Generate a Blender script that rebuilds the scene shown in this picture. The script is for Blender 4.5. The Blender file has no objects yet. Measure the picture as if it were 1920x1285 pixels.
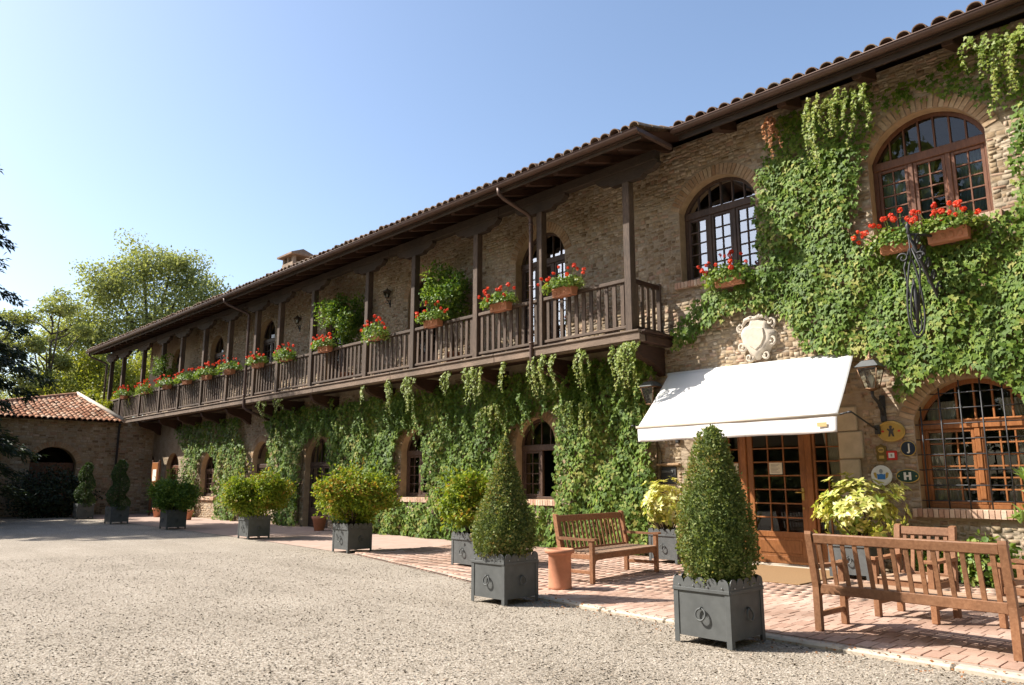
import bpy, bmesh, math, random
import numpy as np
from mathutils import Matrix, Vector

# ------------------------------------------------------------------ camera, sky, sun, exposure
scene = bpy.context.scene
C = scene.collection
cam_d = bpy.data.cameras.new('camera')
cam_d.sensor_fit = 'HORIZONTAL'
cam_d.sensor_width = 36.0
cam_d.lens = 1420.0 / 1920.0 * 36.0
cam_d.clip_start = 0.05
cam_d.clip_end = 2000.0
cam = bpy.data.objects.new('camera', cam_d)
C.objects.link(cam)
_R = Vector((0.69362795, 0.72033344, 0.0))
_U = Vector((0.12949385, -0.12469302, 0.98370879))
_F = Vector((-0.70859834, 0.68232792, 0.17976932))
cam.matrix_world = Matrix(((_R.x, _U.x, -_F.x, 0.0), (_R.y, _U.y, -_F.y, 0.0),
                           (_R.z, _U.z, -_F.z, 1.5), (0, 0, 0, 1)))
scene.camera = cam

SUN_EL = math.radians(43.0)
SUN_TRAVEL = math.radians(40.0)            # heading of the light, from +X towards +Y
sun_dir = Vector((math.cos(SUN_EL) * math.cos(SUN_TRAVEL), math.cos(SUN_EL) * math.sin(SUN_TRAVEL), -math.sin(SUN_EL)))
world = bpy.data.worlds.new('World')
scene.world = world
world.use_nodes = True
wn = world.node_tree
wn.nodes.clear()
w_out = wn.nodes.new('ShaderNodeOutputWorld')
w_bg = wn.nodes.new('ShaderNodeBackground')
w_sky = wn.nodes.new('ShaderNodeTexSky')
w_sky.sky_type = 'NISHITA'
w_sky.sun_disc = False
w_sky.sun_elevation = SUN_EL
w_sky.sun_rotation = math.atan2(-sun_dir.x, -sun_dir.y)
w_sky.altitude = 150.0
w_sky.air_density = 1.0
w_sky.dust_density = 1.8
w_sky.ozone_density = 1.0
w_bg.inputs['Strength'].default_value = 0.125
wn.links.new(w_sky.outputs[0], w_bg.inputs['Color'])
wn.links.new(w_bg.outputs[0], w_out.inputs['Surface'])

sun_l = bpy.data.lights.new('sun', 'SUN')
sun_l.energy = 5.0
sun_l.angle = math.radians(0.55)
sun_l.color = (1.0, 0.945, 0.86)
sun_o = bpy.data.objects.new('sun', sun_l)
C.objects.link(sun_o)
sun_o.rotation_euler = sun_dir.to_track_quat('-Z', 'Y').to_euler()
sun_o.location = (-10, -8, 20)

scene.view_settings.view_transform = 'Standard'
scene.view_settings.look = 'None'
scene.view_settings.exposure = 1.0
scene.view_settings.gamma = 1.0
scene.view_settings.use_curve_mapping = False
scene.render.engine = 'CYCLES'
scene.cycles.max_bounces = 8
scene.cycles.transparent_max_bounces = 12

# ------------------------------------------------------------------ helpers
random.seed(7)
RNG = np.random.default_rng(11)
PI = math.pi


def wm(o):
    m = o.matrix_basis.copy()
    if o.parent:
        m = wm(o.parent) @ o.matrix_parent_inverse @ m
    return m


def link(o, parent=None, world=False):
    C.objects.link(o)
    if parent is not None:
        o.parent = parent
        if world:
            o.matrix_parent_inverse = wm(parent).inverted()
    return o


def obj(name, me, mat=None, parent=None, world=False, loc=None, rot=None, scale=None):
    o = bpy.data.objects.new(name, me)
    if loc is not None: o.location = loc
    if rot is not None: o.rotation_euler = rot
    if scale is not None: o.scale = scale
    link(o, parent, world)
    if mat is not None:
        if not me.materials: me.materials.append(mat)
    return o


def tag(o, label, cat, group=None):
    o['label'] = label
    o['category'] = cat
    if group: o['group'] = group
    return o


def thing(name, label, cat, loc=(0, 0, 0), rz=0.0, group=None):
    o = bpy.data.objects.new(name, None)
    o.empty_display_size = 0.2
    o.location = loc
    o.rotation_euler = (0, 0, rz)
    C.objects.link(o)
    return tag(o, label, cat, group)


def dup_tree(o, parent=None):
    c = o.copy()
    C.objects.link(c)
    if parent is not None:
        c.parent = parent
    for ch in list(o.children):
        dup_tree(ch, c)
    return c


class MB:
    """collects simple solids into one mesh"""
    def __init__(s):
        s.v = []; s.f = []; s.sm = []

    def add(s, vs, fs, smooth=False):
        b = len(s.v)
        s.v.extend([tuple(p) for p in vs])
        for f in fs:
            s.f.append(tuple(b + i for i in f)); s.sm.append(smooth)
        return s

    def box(s, a, b):
        x0, y0, z0 = (min(a[i], b[i]) for i in range(3)); x1, y1, z1 = (max(a[i], b[i]) for i in range(3))
        return s.add([(x0, y0, z0), (x1, y0, z0), (x1, y1, z0), (x0, y1, z0), (x0, y0, z1), (x1, y0, z1), (x1, y1, z1), (x0, y1, z1)],
                     [(0, 3, 2, 1), (4, 5, 6, 7), (0, 1, 5, 4), (1, 2, 6, 5), (2, 3, 7, 6), (3, 0, 4, 7)])

    def cbox(s, a, b, c=0.006, M=None):
        """box with chamfered edges"""
        lo = [min(a[i], b[i]) for i in range(3)]; hi = [max(a[i], b[i]) for i in range(3)]
        c = min(c, *(0.45 * (hi[i] - lo[i]) for i in range(3)))
        vs = []; idx = {}
        for sx in (0, 1):
            for sy in (0, 1):
                for sz in (0, 1):
                    S = (sx, sy, sz)
                    for ax in range(3):
                        p = [0, 0, 0]
                        for i in range(3):
                            e = hi[i] if S[i] else lo[i]
                            p[i] = e if i == ax else (e - c if S[i] else e + c)
                        idx[(S, ax)] = len(vs); vs.append(Vector(p))
        fs = []
        cen = Vector([(lo[i] + hi[i]) / 2 for i in range(3)])
        def face(ids):
            pts = [vs[i] for i in ids]
            n = (pts[1] - pts[0]).cross(pts[2] - pts[0])
            m = sum(pts, Vector()) / len(pts) - cen
            fs.append(tuple(ids) if n.dot(m) > 0 else tuple(reversed(ids)))
        for ax in range(3):
            o1, o2 = [i for i in range(3) if i != ax]
            for s0 in (0, 1):
                ids = []
                for (p, q) in ((0, 0), (1, 0), (1, 1), (0, 1)):
                    S = [0, 0, 0]; S[ax] = s0; S[o1] = p; S[o2] = q
                    ids.append(idx[(tuple(S), ax)])
                face(ids)
        for ax in range(3):              # edges along ax
            o1, o2 = [i for i in range(3) if i != ax]
            for p in (0, 1):
                for q in (0, 1):
                    S0 = [0, 0, 0]; S0[o1] = p; S0[o2] = q; S1 = list(S0); S1[ax] = 1
                    face([idx[(tuple(S0), o1)], idx[(tuple(S1), o1)], idx[(tuple(S1), o2)], idx[(tuple(S0), o2)]])
        for sx in (0, 1):
            for sy in (0, 1):
                for sz in (0, 1):
                    face([idx[((sx, sy, sz), k)] for k in range(3)])
        if M is not None: vs = [M @ v for v in vs]
        return s.add(vs, fs)

    def bar(s, p0, p1, w, h, up=(0, 0, 1), c=0.004):
        p0 = Vector(p0); p1 = Vector(p1); d = p1 - p0; L = d.length; d.normalize()
        u = Vector(up)
        if abs(d.dot(u)) > 0.98: u = Vector((0, 1, 0))
        sd = d.cross(u).normalized(); u = sd.cross(d).normalized()
        M = Matrix(((d.x, sd.x, u.x, p0.x), (d.y, sd.y, u.y, p0.y), (d.z, sd.z, u.z, p0.z), (0, 0, 0, 1)))
        return s.cbox((0, -w / 2, -h / 2), (L, w / 2, h / 2), c, M)

    def tube(s, pts, r, n=8, closed=False, smooth=True):
        P = [Vector(p) for p in pts]; m = len(P)
        rr = r if isinstance(r, (list, tuple)) else [r] * m
        rings = []; u = None
        for i in range(m):
            if closed: d = P[(i + 1) % m] - P[i - 1]
            elif i == 0: d = P[1] - P[0]
            elif i == m - 1: d = P[-1] - P[-2]
            else: d = P[i + 1] - P[i - 1]
            if d.length < 1e-9: d = Vector((0, 0, 1))
            d.normalize()
            if u is None:
                a = Vector((0, 0, 1)) if abs(d.z) < 0.9 else Vector((1, 0, 0))
                u = d.cross(a).normalized()
            else:
                u = (u - d * u.dot(d))
                u = u.normalized() if u.length > 1e-6 else d.orthogonal().normalized()
            v = d.cross(u)
            rings.append([P[i] + (u * math.cos(2 * PI * k / n) + v * math.sin(2 * PI * k / n)) * rr[i] for k in range(n)])
        vs = [p for R in rings for p in R]; fs = []
        for i in range(m if closed else m - 1):
            j = (i + 1) % m
            for k in range(n):
                k2 = (k + 1) % n
                fs.append((i * n + k, i * n + k2, j * n + k2, j * n + k))
        s.add(vs, fs, smooth)
        if not closed:
            b = len(s.v) - len(vs)
            s.f.append(tuple(b + k for k in reversed(range(n)))); s.sm.append(False)
            s.f.append(tuple(b + (m - 1) * n + k for k in range(n))); s.sm.append(False)
        return s

    def lathe(s, prof, n=24, cen=(0, 0, 0), smooth=True, capb=True, capt=True):
        vs = []; fs = []
        for (r, z) in prof:
            for k in range(n):
                a = 2 * PI * k / n
                vs.append((cen[0] + r * math.cos(a), cen[1] + r * math.sin(a), cen[2] + z))
        for i in range(len(prof) - 1):
            for k in range(n):
                k2 = (k + 1) % n
                fs.append((i * n + k, i * n + k2, (i + 1) * n + k2, (i + 1) * n + k))
        s.add(vs, fs, smooth)
        b = len(s.v) - len(vs)
        if capb: s.f.append(tuple(b + k for k in reversed(range(n)))); s.sm.append(False)
        if capt: s.f.append(tuple(b + (len(prof) - 1) * n + k for k in range(n))); s.sm.append(False)
        return s

    def prism(s, poly, fn0, fn1, smooth=False):
        """2-D polygon extruded between two maps (u,v)->xyz"""
        n = len(poly)
        vs = [fn0(*p) for p in poly] + [fn1(*p) for p in poly]
        fs = [tuple(range(n)), tuple(reversed(range(n, 2 * n)))]
        fs += [(i, i + n, (i + 1) % n + n, (i + 1) % n) for i in range(n)]
        return s.add(vs, fs, smooth)

    def mesh(s, name='mesh', fix=True):
        me = bpy.data.meshes.new(name)
        me.from_pydata(s.v, [], s.f)
        me.polygons.foreach_set('use_smooth', s.sm)
        if fix:
            bm = bmesh.new(); bm.from_mesh(me)
            bmesh.ops.recalc_face_normals(bm, faces=bm.faces)
            bm.to_mesh(me); bm.free()
        me.update()
        return me


def np_mesh(name, V, T, rnd=None, smooth=False):
    """V (n,3), T (m,k) all faces with k corners; rnd per vertex"""
    me = bpy.data.meshes.new(name)
    V = np.ascontiguousarray(V, dtype=np.float32); T = np.ascontiguousarray(T, dtype=np.int32)
    m, k = T.shape
    me.vertices.add(len(V)); me.vertices.foreach_set('co', V.ravel())
    me.loops.add(m * k); me.loops.foreach_set('vertex_index', T.ravel())
    me.polygons.add(m)
    me.polygons.foreach_set('loop_start', np.arange(0, m * k, k, dtype=np.int32))
    me.polygons.foreach_set('loop_total', np.full(m, k, dtype=np.int32))
    if smooth: me.polygons.foreach_set('use_smooth', np.ones(m, dtype=bool))
    if rnd is not None:
        at = me.attributes.new('rnd', 'FLOAT', 'POINT')
        at.data.foreach_set('value', np.ascontiguousarray(rnd, dtype=np.float32))
    me.update(calc_edges=True)
    me.validate()
    return me


def norm(a):
    return a / np.maximum(np.linalg.norm(a, axis=-1, keepdims=True), 1e-9)


LEAF = {
    'oval': (np.array([(0, 0, 0), (0.30, 0.42, 0.09), (0, 1.0, -0.03), (-0.30, 0.42, 0.09)]),
             np.array([(0, 1, 2), (0, 2, 3)])),
    'long': (np.array([(0, 0, 0), (0.16, 0.45, 0.05), (0, 1.0, -0.08), (-0.16, 0.45, 0.05)]),
             np.array([(0, 1, 2), (0, 2, 3)])),
    'round': (np.array([(0, 0, 0), (0.4, 0.2, 0.08), (0.42, 0.65, 0.1), (0, 0.9, 0.0), (-0.42, 0.65, 0.1), (-0.4, 0.2, 0.08)]),
              np.array([(0, 1, 2), (0, 2, 3), (0, 3, 4), (0, 4, 5)])),
    'ivy': (np.array([(0, 0.28, 0.0), (0, 0.0, -0.03), (0.30, -0.14, 0.05), (0.52, 0.30, 0.02), (0.22, 0.42, 0.05), (0, 1.0, -0.14),
                      (-0.22, 0.42, 0.05), (-0.52, 0.30, 0.02), (-0.30, -0.14, 0.05)]),
            np.array([(0, i, i + 1) for i in range(1, 8)] + [(0, 8, 1)])),
}


def leaf_mesh(name, P, axis, nrm, size, kind='oval', rnd=None, rng=RNG):
    tv, tf = LEAF[kind]
    n = len(P)
    a = norm(axis); nn = norm(nrm - a * np.sum(nrm * a, axis=1, keepdims=True)); s = np.cross(a, nn)
    size = np.broadcast_to(np.asarray(size, float), (n,))
    V = P[:, None, :] + size[:, None, None] * (tv[None, :, 0, None] * s[:, None, :] + tv[None, :, 1, None] * a[:, None, :] + tv[None, :, 2, None] * nn[:, None, :])
    T = tf[None, :, :] + (np.arange(n) * len(tv))[:, None, None]
    if rnd is None: rnd = rng.random(n)
    return np_mesh(name, V.reshape(-1, 3), T.reshape(-1, 3), np.repeat(rnd, len(tv)))


def in_poly(px, pz, poly):
    inside = np.zeros(px.shape, bool)
    n = len(poly); j = n - 1
    for i in range(n):
        xi, zi = poly[i]; xj, zj = poly[j]
        c = ((zi > pz) != (zj > pz)) & (px < (xj - xi) * (pz - zi) / ((zj - zi) if zj != zi else 1e-9) + xi)
        inside ^= c
        j = i
    return inside


def lump(x, z, k=1.0, ph=0.0):
    """cheap smooth noise 0..1"""
    v = (np.sin(2.1 * k * x + 1.3 + ph) * np.cos(1.7 * k * z + 0.4 + ph) + 0.6 * np.sin(4.3 * k * x - 2.2 * k * z + 2.0 + ph)
         + 0.4 * np.cos(7.9 * k * z + 5.1 * k * x + ph))
    return np.clip(0.5 + 0.3 * v, 0, 1)


# ------------------------------------------------------------------ materials
def M(name):
    m = bpy.data.materials.new(name); m.use_nodes = True
    nt = m.node_tree
    bs = nt.nodes['Principled BSDF']
    return m, nt, bs


def N(nt, t, **kw):
    n = nt.nodes.new(t)
    for k, v in kw.items():
        if k.startswith('i_'):
            n.inputs[k[2:].replace('_', ' ')].default_value = v
        else:
            setattr(n, k, v)
    return n


def ramp(nt, stops):
    r = nt.nodes.new('ShaderNodeValToRGB')
    el = r.color_ramp.elements
    while len(el) > 1: el.remove(el[-1])
    el[0].position = stops[0][0]; el[0].color = (*stops[0][1], 1)
    for p, c in stops[1:]:
        e = el.new(p); e.color = (*c, 1)
    return r


def coords(nt, scale=(1, 1, 1), kind='Object', rot=(0, 0, 0)):
    tc = nt.nodes.new('ShaderNodeTexCoord'); mp = nt.nodes.new('ShaderNodeMapping')
    mp.inputs['Scale'].default_value = scale
    mp.inputs['Rotation'].default_value = rot
    nt.links.new(tc.outputs[kind], mp.inputs['Vector'])
    return mp.outputs['Vector']


def rand_value(nt):
    """per-piece random number: the rnd attribute plus the object's own random, wrapped to 0..1"""
    a = N(nt, 'ShaderNodeAttribute', attribute_name='rnd')
    oi = nt.nodes.new('ShaderNodeObjectInfo')
    ad = N(nt, 'ShaderNodeMath', operation='ADD'); fr = N(nt, 'ShaderNodeMath', operation='FRACT')
    nt.links.new(a.outputs['Fac'], ad.inputs[0]); nt.links.new(oi.outputs['Random'], ad.inputs[1])
    nt.links.new(ad.outputs[0], fr.inputs[0])
    return fr.outputs[0]


def bump(nt, bs, h, strength=0.4, dist=0.01):
    b = nt.nodes.new('ShaderNodeBump'); b.inputs['Strength'].default_value = strength; b.inputs['Distance'].default_value = dist
    nt.links.new(h, b.inputs['Height']); nt.links.new(b.outputs[0], bs.inputs['Normal'])


def mixc(nt, fac, a, b, mode='MIX'):
    m = nt.nodes.new('ShaderNodeMix'); m.data_type = 'RGBA'; m.blend_type = mode
    for sock, val in ((m.inputs[0], fac), (m.inputs[6], a), (m.inputs[7], b)):
        if hasattr(val, 'is_linked') or hasattr(val, 'links'): nt.links.new(val, sock)
        elif isinstance(val, (int, float)): sock.default_value = val
        else: sock.default_value = (*val, 1)
    return m.outputs[2]


def leaf_mat(name, stops, rough=0.5, transl=0.35, spec=0.4):
    m, nt, bs = M(name)
    r = ramp(nt, stops)
    geo = nt.nodes.new('ShaderNodeNewGeometry')
    pn = N(nt, 'ShaderNodeTexNoise', i_Scale=1.3, i_Detail=3.0); nt.links.new(geo.outputs['Position'], pn.inputs['Vector'])
    mm = N(nt, 'ShaderNodeMath', operation='MULTIPLY_ADD'); mm.inputs[1].default_value = 1.5; mm.inputs[2].default_value = -0.75
    nt.links.new(pn.outputs['Fac'], mm.inputs[0])
    ml = N(nt, 'ShaderNodeMath', operation='ADD', use_clamp=True); nt.links.new(rand_value(nt), ml.inputs[0]); nt.links.new(mm.outputs[0], ml.inputs[1])
    nt.links.new(ml.outputs[0], r.inputs[0])
    nt.links.new(r.outputs[0], bs.inputs['Base Color'])
    bs.inputs['Roughness'].default_value = rough
    bs.inputs['Specular IOR Level'].default_value = spec
    tr = nt.nodes.new('ShaderNodeBsdfTranslucent')
    tcol = mixc(nt, 1.0, r.outputs[0], (1.25, 1.25, 0.55), 'MULTIPLY')
    nt.links.new(tcol, tr.inputs['Color'])
    mx = nt.nodes.new('ShaderNodeMixShader'); mx.inputs[0].default_value = transl
    nt.links.new(bs.outputs[0], mx.inputs[1]); nt.links.new(tr.outputs[0], mx.inputs[2])
    nt.links.new(mx.outputs[0], nt.nodes['Material Output'].inputs['Surface'])
    return m


def wood_mat(name, dark, light, rough=0.6, scale=(3, 3, 3), grain=(1, 1, 12), spec=0.3, bumps=0.25):
    m, nt, bs = M(name)
    v = coords(nt, grain, 'Object')
    n1 = N(nt, 'ShaderNodeTexNoise', i_Scale=6.0, i_Detail=6.0, i_Roughness=0.65); nt.links.new(v, n1.inputs['Vector'])
    v2 = coords(nt, (1, 1, 1), 'Object')
    n2 = N(nt, 'ShaderNodeTexNoise', i_Scale=1.7, i_Detail=3.0); nt.links.new(v2, n2.inputs['Vector'])
    r = ramp(nt, [(0.3, dark), (0.72, light)]); nt.links.new(n1.outputs['Fac'], r.inputs[0])
    r2 = ramp(nt, [(0.3, (0.72, 0.72, 0.72)), (0.7, (1.15, 1.12, 1.1))]); nt.links.new(n2.outputs['Fac'], r2.inputs[0])
    c = mixc(nt, 1.0, r.outputs[0], r2.outputs[0], 'MULTIPLY')
    oi = nt.nodes.new('ShaderNodeObjectInfo')
    r3 = ramp(nt, [(0.0, (0.82, 0.82, 0.82)), (1.0, (1.15, 1.12, 1.1))]); nt.links.new(oi.outputs['Random'], r3.inputs[0])
    c = mixc(nt, 1.0, c, r3.outputs[0], 'MULTIPLY')
    nt.links.new(c, bs.inputs['Base Color'])
    bs.inputs['Roughness'].default_value = rough; bs.inputs['Specular IOR Level'].default_value = spec
    bump(nt, bs, n1.outputs['Fac'], bumps, 0.004)
    return m


def plain_mat(name, col, rough=0.6, metal=0.0, var=0.15, scale=8.0, bumps=0.15, spec=0.4, bdist=0.003):
    m, nt, bs = M(name)
    v = coords(nt)
    n1 = N(nt, 'ShaderNodeTexNoise', i_Scale=scale, i_Detail=5.0, i_Roughness=0.6); nt.links.new(v, n1.inputs['Vector'])
    r = ramp(nt, [(0.25, tuple(c * (1 - var) for c in col)), (0.75, tuple(min(1, c * (1 + var)) for c in col))])
    nt.links.new(n1.outputs['Fac'], r.inputs[0]); nt.links.new(r.outputs[0], bs.inputs['Base Color'])
    bs.inputs['Roughness'].default_value = rough; bs.inputs['Metallic'].default_value = metal
    bs.inputs['Specular IOR Level'].default_value = spec
    if bumps: bump(nt, bs, n1.outputs['Fac'], bumps, bdist)
    return m


def piece_mat(name, stops, rough=0.85, nscale=14.0, bumps=0.5, bdist=0.006, stain=0.35):
    """stone / brick pieces: colour by piece, grain by noise"""
    m, nt, bs = M(name)
    r = ramp(nt, stops); nt.links.new(rand_value(nt), r.inputs[0])
    geo = nt.nodes.new('ShaderNodeNewGeometry')
    n1 = N(nt, 'ShaderNodeTexNoise', i_Scale=nscale, i_Detail=6.0, i_Roughness=0.7); nt.links.new(geo.outputs['Position'], n1.inputs['Vector'])
    n2 = N(nt, 'ShaderNodeTexNoise', i_Scale=0.9, i_Detail=4.0); nt.links.new(geo.outputs['Position'], n2.inputs['Vector'])
    g = ramp(nt, [(0.3, (1 - stain,) * 3), (0.7, (1 + stain,) * 3)]); nt.links.new(n1.outputs['Fac'], g.inputs[0])
    g2 = ramp(nt, [(0.3, (0.68, 0.64, 0.58)), (0.5, (0.98, 0.95, 0.9)), (0.7, (1.18, 1.16, 1.12))]); nt.links.new(n2.outputs['Fac'], g2.inputs[0])
    c = mixc(nt, 1.0, r.outputs[0], g.outputs[0], 'MULTIPLY'); c = mixc(nt, 1.0, c, g2.outputs[0], 'MULTIPLY')
    nt.links.new(c, bs.inputs['Base Color'])
    bs.inputs['Roughness'].default_value = rough; bs.inputs['Specular IOR Level'].default_value = 0.2
    bump(nt, bs, n1.outputs['Fac'], bumps, bdist)
    return m


MAT = {}


def make_materials():
    # gravel
    m, nt, bs = M('gravel')
    v = coords(nt)
    v1 = N(nt, 'ShaderNodeTexVoronoi', i_Scale=70.0); nt.links.new(v, v1.inputs['Vector'])
    v2 = N(nt, 'ShaderNodeTexVoronoi', i_Scale=110.0); nt.links.new(v, v2.inputs['Vector'])
    n1 = N(nt, 'ShaderNodeTexNoise', i_Scale=0.45, i_Detail=5.0); nt.links.new(v, n1.inputs['Vector'])
    sep = nt.nodes.new('ShaderNodeSeparateColor'); nt.links.new(v1.outputs['Color'], sep.inputs[0])
    r = ramp(nt, [(0.0, (0.18, 0.150, 0.117)), (0.3, (0.28, 0.242, 0.196)), (0.7, (0.345, 0.303, 0.250)), (1.0, (0.45, 0.405, 0.348))])
    nt.links.new(sep.outputs[0], r.inputs[0])
    g = ramp(nt, [(0.3, (0.88, 0.87, 0.85)), (0.7, (1.08, 1.07, 1.06))]); nt.links.new(n1.outputs['Fac'], g.inputs[0])
    c = mixc(nt, 1.0, r.outputs[0], g.outputs[0], 'MULTIPLY')
    vt = coords(nt, (0.16, 1.3, 1.0), 'Object', (0, 0, 0.25)); n4 = N(nt, 'ShaderNodeTexNoise', i_Scale=0.9, i_Detail=4.0); nt.links.new(vt, n4.inputs['Vector'])
    g4 = ramp(nt, [(0.34, (0.92, 0.91, 0.895)), (0.58, (1.04, 1.035, 1.03))]); nt.links.new(n4.outputs['Fac'], g4.inputs[0])
    c = mixc(nt, 1.0, c, g4.outputs[0], 'MULTIPLY')
    nt.links.new(c, bs.inputs['Base Color'])
    bs.inputs['Roughness'].default_value = 0.9; bs.inputs['Specular IOR Level'].default_value = 0.125
    ad = N(nt, 'ShaderNodeMath', operation='ADD'); nt.links.new(v1.outputs['Distance'], ad.inputs[0]); nt.links.new(v2.outputs['Distance'], ad.inputs[1])
    iv = N(nt, 'ShaderNodeMath', operation='MULTIPLY'); iv.inputs[1].default_value = -1.0; nt.links.new(ad.outputs[0], iv.inputs[0])
    bump(nt, bs, iv.outputs[0], 0.45, 0.012)
    MAT['gravel'] = m
    MAT['pebble'] = piece_mat('pebble', [(0.0, (0.235, 0.199, 0.159)), (0.3, (0.30, 0.261, 0.213)), (0.7, (0.35, 0.31, 0.26)), (0.92, (0.44, 0.40, 0.348)), (1.0, (0.32, 0.245, 0.19))], 0.85, 60, 0.3, 0.003, 0.2)
    MAT['paver'] = piece_mat('paver', [(0.0, (0.345, 0.225, 0.175)), (0.35, (0.395, 0.268, 0.212)), (0.7, (0.425, 0.30, 0.243)), (1.0, (0.45, 0.335, 0.278))], 0.85, 22, 0.4, 0.004, 0.16)
    MAT['joint'] = plain_mat('joint_sand', (0.33, 0.265, 0.21), 0.95, 0, 0.2, 30, 0.5)
    # far paving: brick texture once single bricks are too small to see
    m, nt, bs = M('paving_far')
    v = coords(nt, (1, 1, 1), 'Object', (0, 0, PI / 2))
    b = N(nt, 'ShaderNodeTexBrick', i_Scale=1.0, i_Mortar_Size=0.006, i_Brick_Width=0.285, i_Row_Height=0.145)
    b.inputs['Color1'].default_value = (0.37, 0.25, 0.195, 1); b.inputs['Color2'].default_value = (0.43, 0.305, 0.245, 1); b.inputs['Mortar'].default_value = (0.33, 0.265, 0.21, 1)
    nt.links.new(v, b.inputs['Vector']); nt.links.new(b.outputs['Color'], bs.inputs['Base Color']); bs.inputs['Roughness'].default_value = 0.9
    MAT['paving_far'] = m
    MAT['kerb'] = plain_mat('kerb_stone', (0.45, 0.39, 0.31), 0.85, 0, 0.18, 18, 0.5)
    # walls
    m, nt, bs = M('wall_mortar')
    v = coords(nt)
    n1 = N(nt, 'ShaderNodeTexNoise', i_Scale=2.2, i_Detail=8.0, i_Roughness=0.7); nt.links.new(v, n1.inputs['Vector'])
    vo = N(nt, 'ShaderNodeTexVoronoi', i_Scale=7.0); 
    vv = coords(nt, (1, 1, 2.2)); nt.links.new(vv, vo.inputs['Vector'])
    r = ramp(nt, [(0.25, (0.21, 0.15, 0.095)), (0.5, (0.315, 0.245, 0.17)), (0.8, (0.41, 0.34, 0.26))]); nt.links.new(n1.outputs['Fac'], r.inputs[0])
    nt.links.new(r.outputs[0], bs.inputs['Base Color']); bs.inputs['Roughness'].default_value = 0.95; bs.inputs['Specular IOR Level'].default_value = 0.1
    ad = N(nt, 'ShaderNodeMath', operation='SUBTRACT'); nt.links.new(n1.outputs['Fac'], ad.inputs[0]); nt.links.new(vo.outputs['Distance'], ad.inputs[1])
    bump(nt, bs, ad.outputs[0], 0.7, 0.03)
    MAT['mortar'] = m
    MAT['stone'] = piece_mat('wall_stone', [(0.0, (0.18, 0.128, 0.084)), (0.18, (0.30, 0.22, 0.142)), (0.42, (0.355, 0.28, 0.19)), (0.6, (0.385, 0.32, 0.24)), (0.75, (0.335, 0.29, 0.23)), (0.87, (0.345, 0.215, 0.15)), (1.0, (0.45, 0.385, 0.305))], 0.9, 16, 0.6, 0.01, 0.3)
    MAT['brick'] = piece_mat('arch_brick', [(0.0, (0.29, 0.18, 0.105)), (0.4, (0.37, 0.255, 0.16)), (0.75, (0.41, 0.305, 0.205)), (1.0, (0.35, 0.225, 0.14))], 0.9, 18, 0.4, 0.006, 0.25)
    MAT['sill_brick'] = piece_mat('sill_brick', [(0.0, (0.42, 0.25, 0.18)), (0.5, (0.53, 0.36, 0.27)), (1.0, (0.60, 0.46, 0.36))], 0.9, 18, 0.4, 0.006, 0.2)
    MAT['quoin'] = plain_mat('quoin_plaster', (0.47, 0.39, 0.29), 0.9, 0, 0.16, 6, 0.35, 0.2, 0.006)
    MAT['reveal'] = plain_mat('reveal_plaster', (0.43, 0.31, 0.19), 0.9, 0, 0.2, 7, 0.4, 0.2, 0.006)
    MAT['crest'] = plain_mat('crest_stone', (0.52, 0.455, 0.37), 0.85, 0, 0.14, 14, 0.5, 0.2, 0.006)
    MAT['interior'] = plain_mat('interior', (0.09, 0.075, 0.06), 0.9, 0, 0.2, 2, 0.0)
    # wood
    MAT['timber'] = wood_mat('gallery_timber', (0.052, 0.036, 0.026), (0.140, 0.100, 0.072), 0.75, grain=(9, 9, 1.2))
    MAT['timber_x'] = wood_mat('gallery_timber_x', (0.032, 0.022, 0.016), (0.075, 0.052, 0.037), 0.75, grain=(1.2, 9, 9))
    MAT['timber_rail'] = wood_mat('rail_timber', (0.060, 0.042, 0.031), (0.155, 0.113, 0.083), 0.75, grain=(1.2, 9, 9))
    MAT['fascia'] = wood_mat('fascia_timber', (0.12, 0.085, 0.06), (0.24, 0.18, 0.135), 0.8, grain=(1.0, 9, 9))
    MAT['timber_y'] = wood_mat('rafter_timber', (0.034, 0.018, 0.012), (0.080, 0.040, 0.025), 0.7, grain=(9, 1.2, 9))
    MAT['frame'] = wood_mat('window_wood', (0.10, 0.045, 0.026), (0.19, 0.088, 0.05), 0.5, grain=(6, 6, 1.5), bumps=0.1)
    MAT['frame_dark'] = wood_mat('dark_window_wood', (0.055, 0.033, 0.024), (0.115, 0.072, 0.052), 0.5, grain=(6, 6, 1.5), bumps=0.1)
    MAT['door'] = wood_mat('door_wood', (0.225, 0.085, 0.029), (0.37, 0.155, 0.056), 0.42, grain=(6, 6, 1.2), bumps=0.1)
    MAT['teak'] = wood_mat('bench_wood', (0.19, 0.085, 0.040), (0.335, 0.172, 0.090), 0.55, grain=(5, 5, 5), bumps=0.15)
    MAT['teak_grey'] = wood_mat('weathered_bench_wood', (0.30, 0.18, 0.11), (0.46, 0.32, 0.22), 0.75, grain=(1.5, 9, 9))
    # metal
    MAT['planter'] = plain_mat('planter_paint', (0.088, 0.092, 0.090), 0.55, 0.0, 0.22, 7, 0.12)
    MAT['iron'] = plain_mat('wrought_iron', (0.032, 0.032, 0.034), 0.5, 0.0, 0.2, 12, 0.1)
    MAT['copper'] = plain_mat('gutter_copper', (0.095, 0.057, 0.043), 0.5, 0.3, 0.2, 3, 0.05)
    MAT['lantern'] = plain_mat('lantern_copper', (0.17, 0.095, 0.05), 0.5, 0.5, 0.25, 20, 0.1)
    MAT['brass'] = plain_mat('brass', (0.55, 0.37, 0.11), 0.3, 0.8, 0.12, 10, 0.05)
    MAT['steel'] = plain_mat('rivet_steel', (0.32, 0.32, 0.32), 0.4, 0.6, 0.1, 10, 0.0)
    # clay
    MAT['terracotta'] = plain_mat('terracotta', (0.47, 0.205, 0.115), 0.85, 0, 0.16, 7, 0.25)
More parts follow.
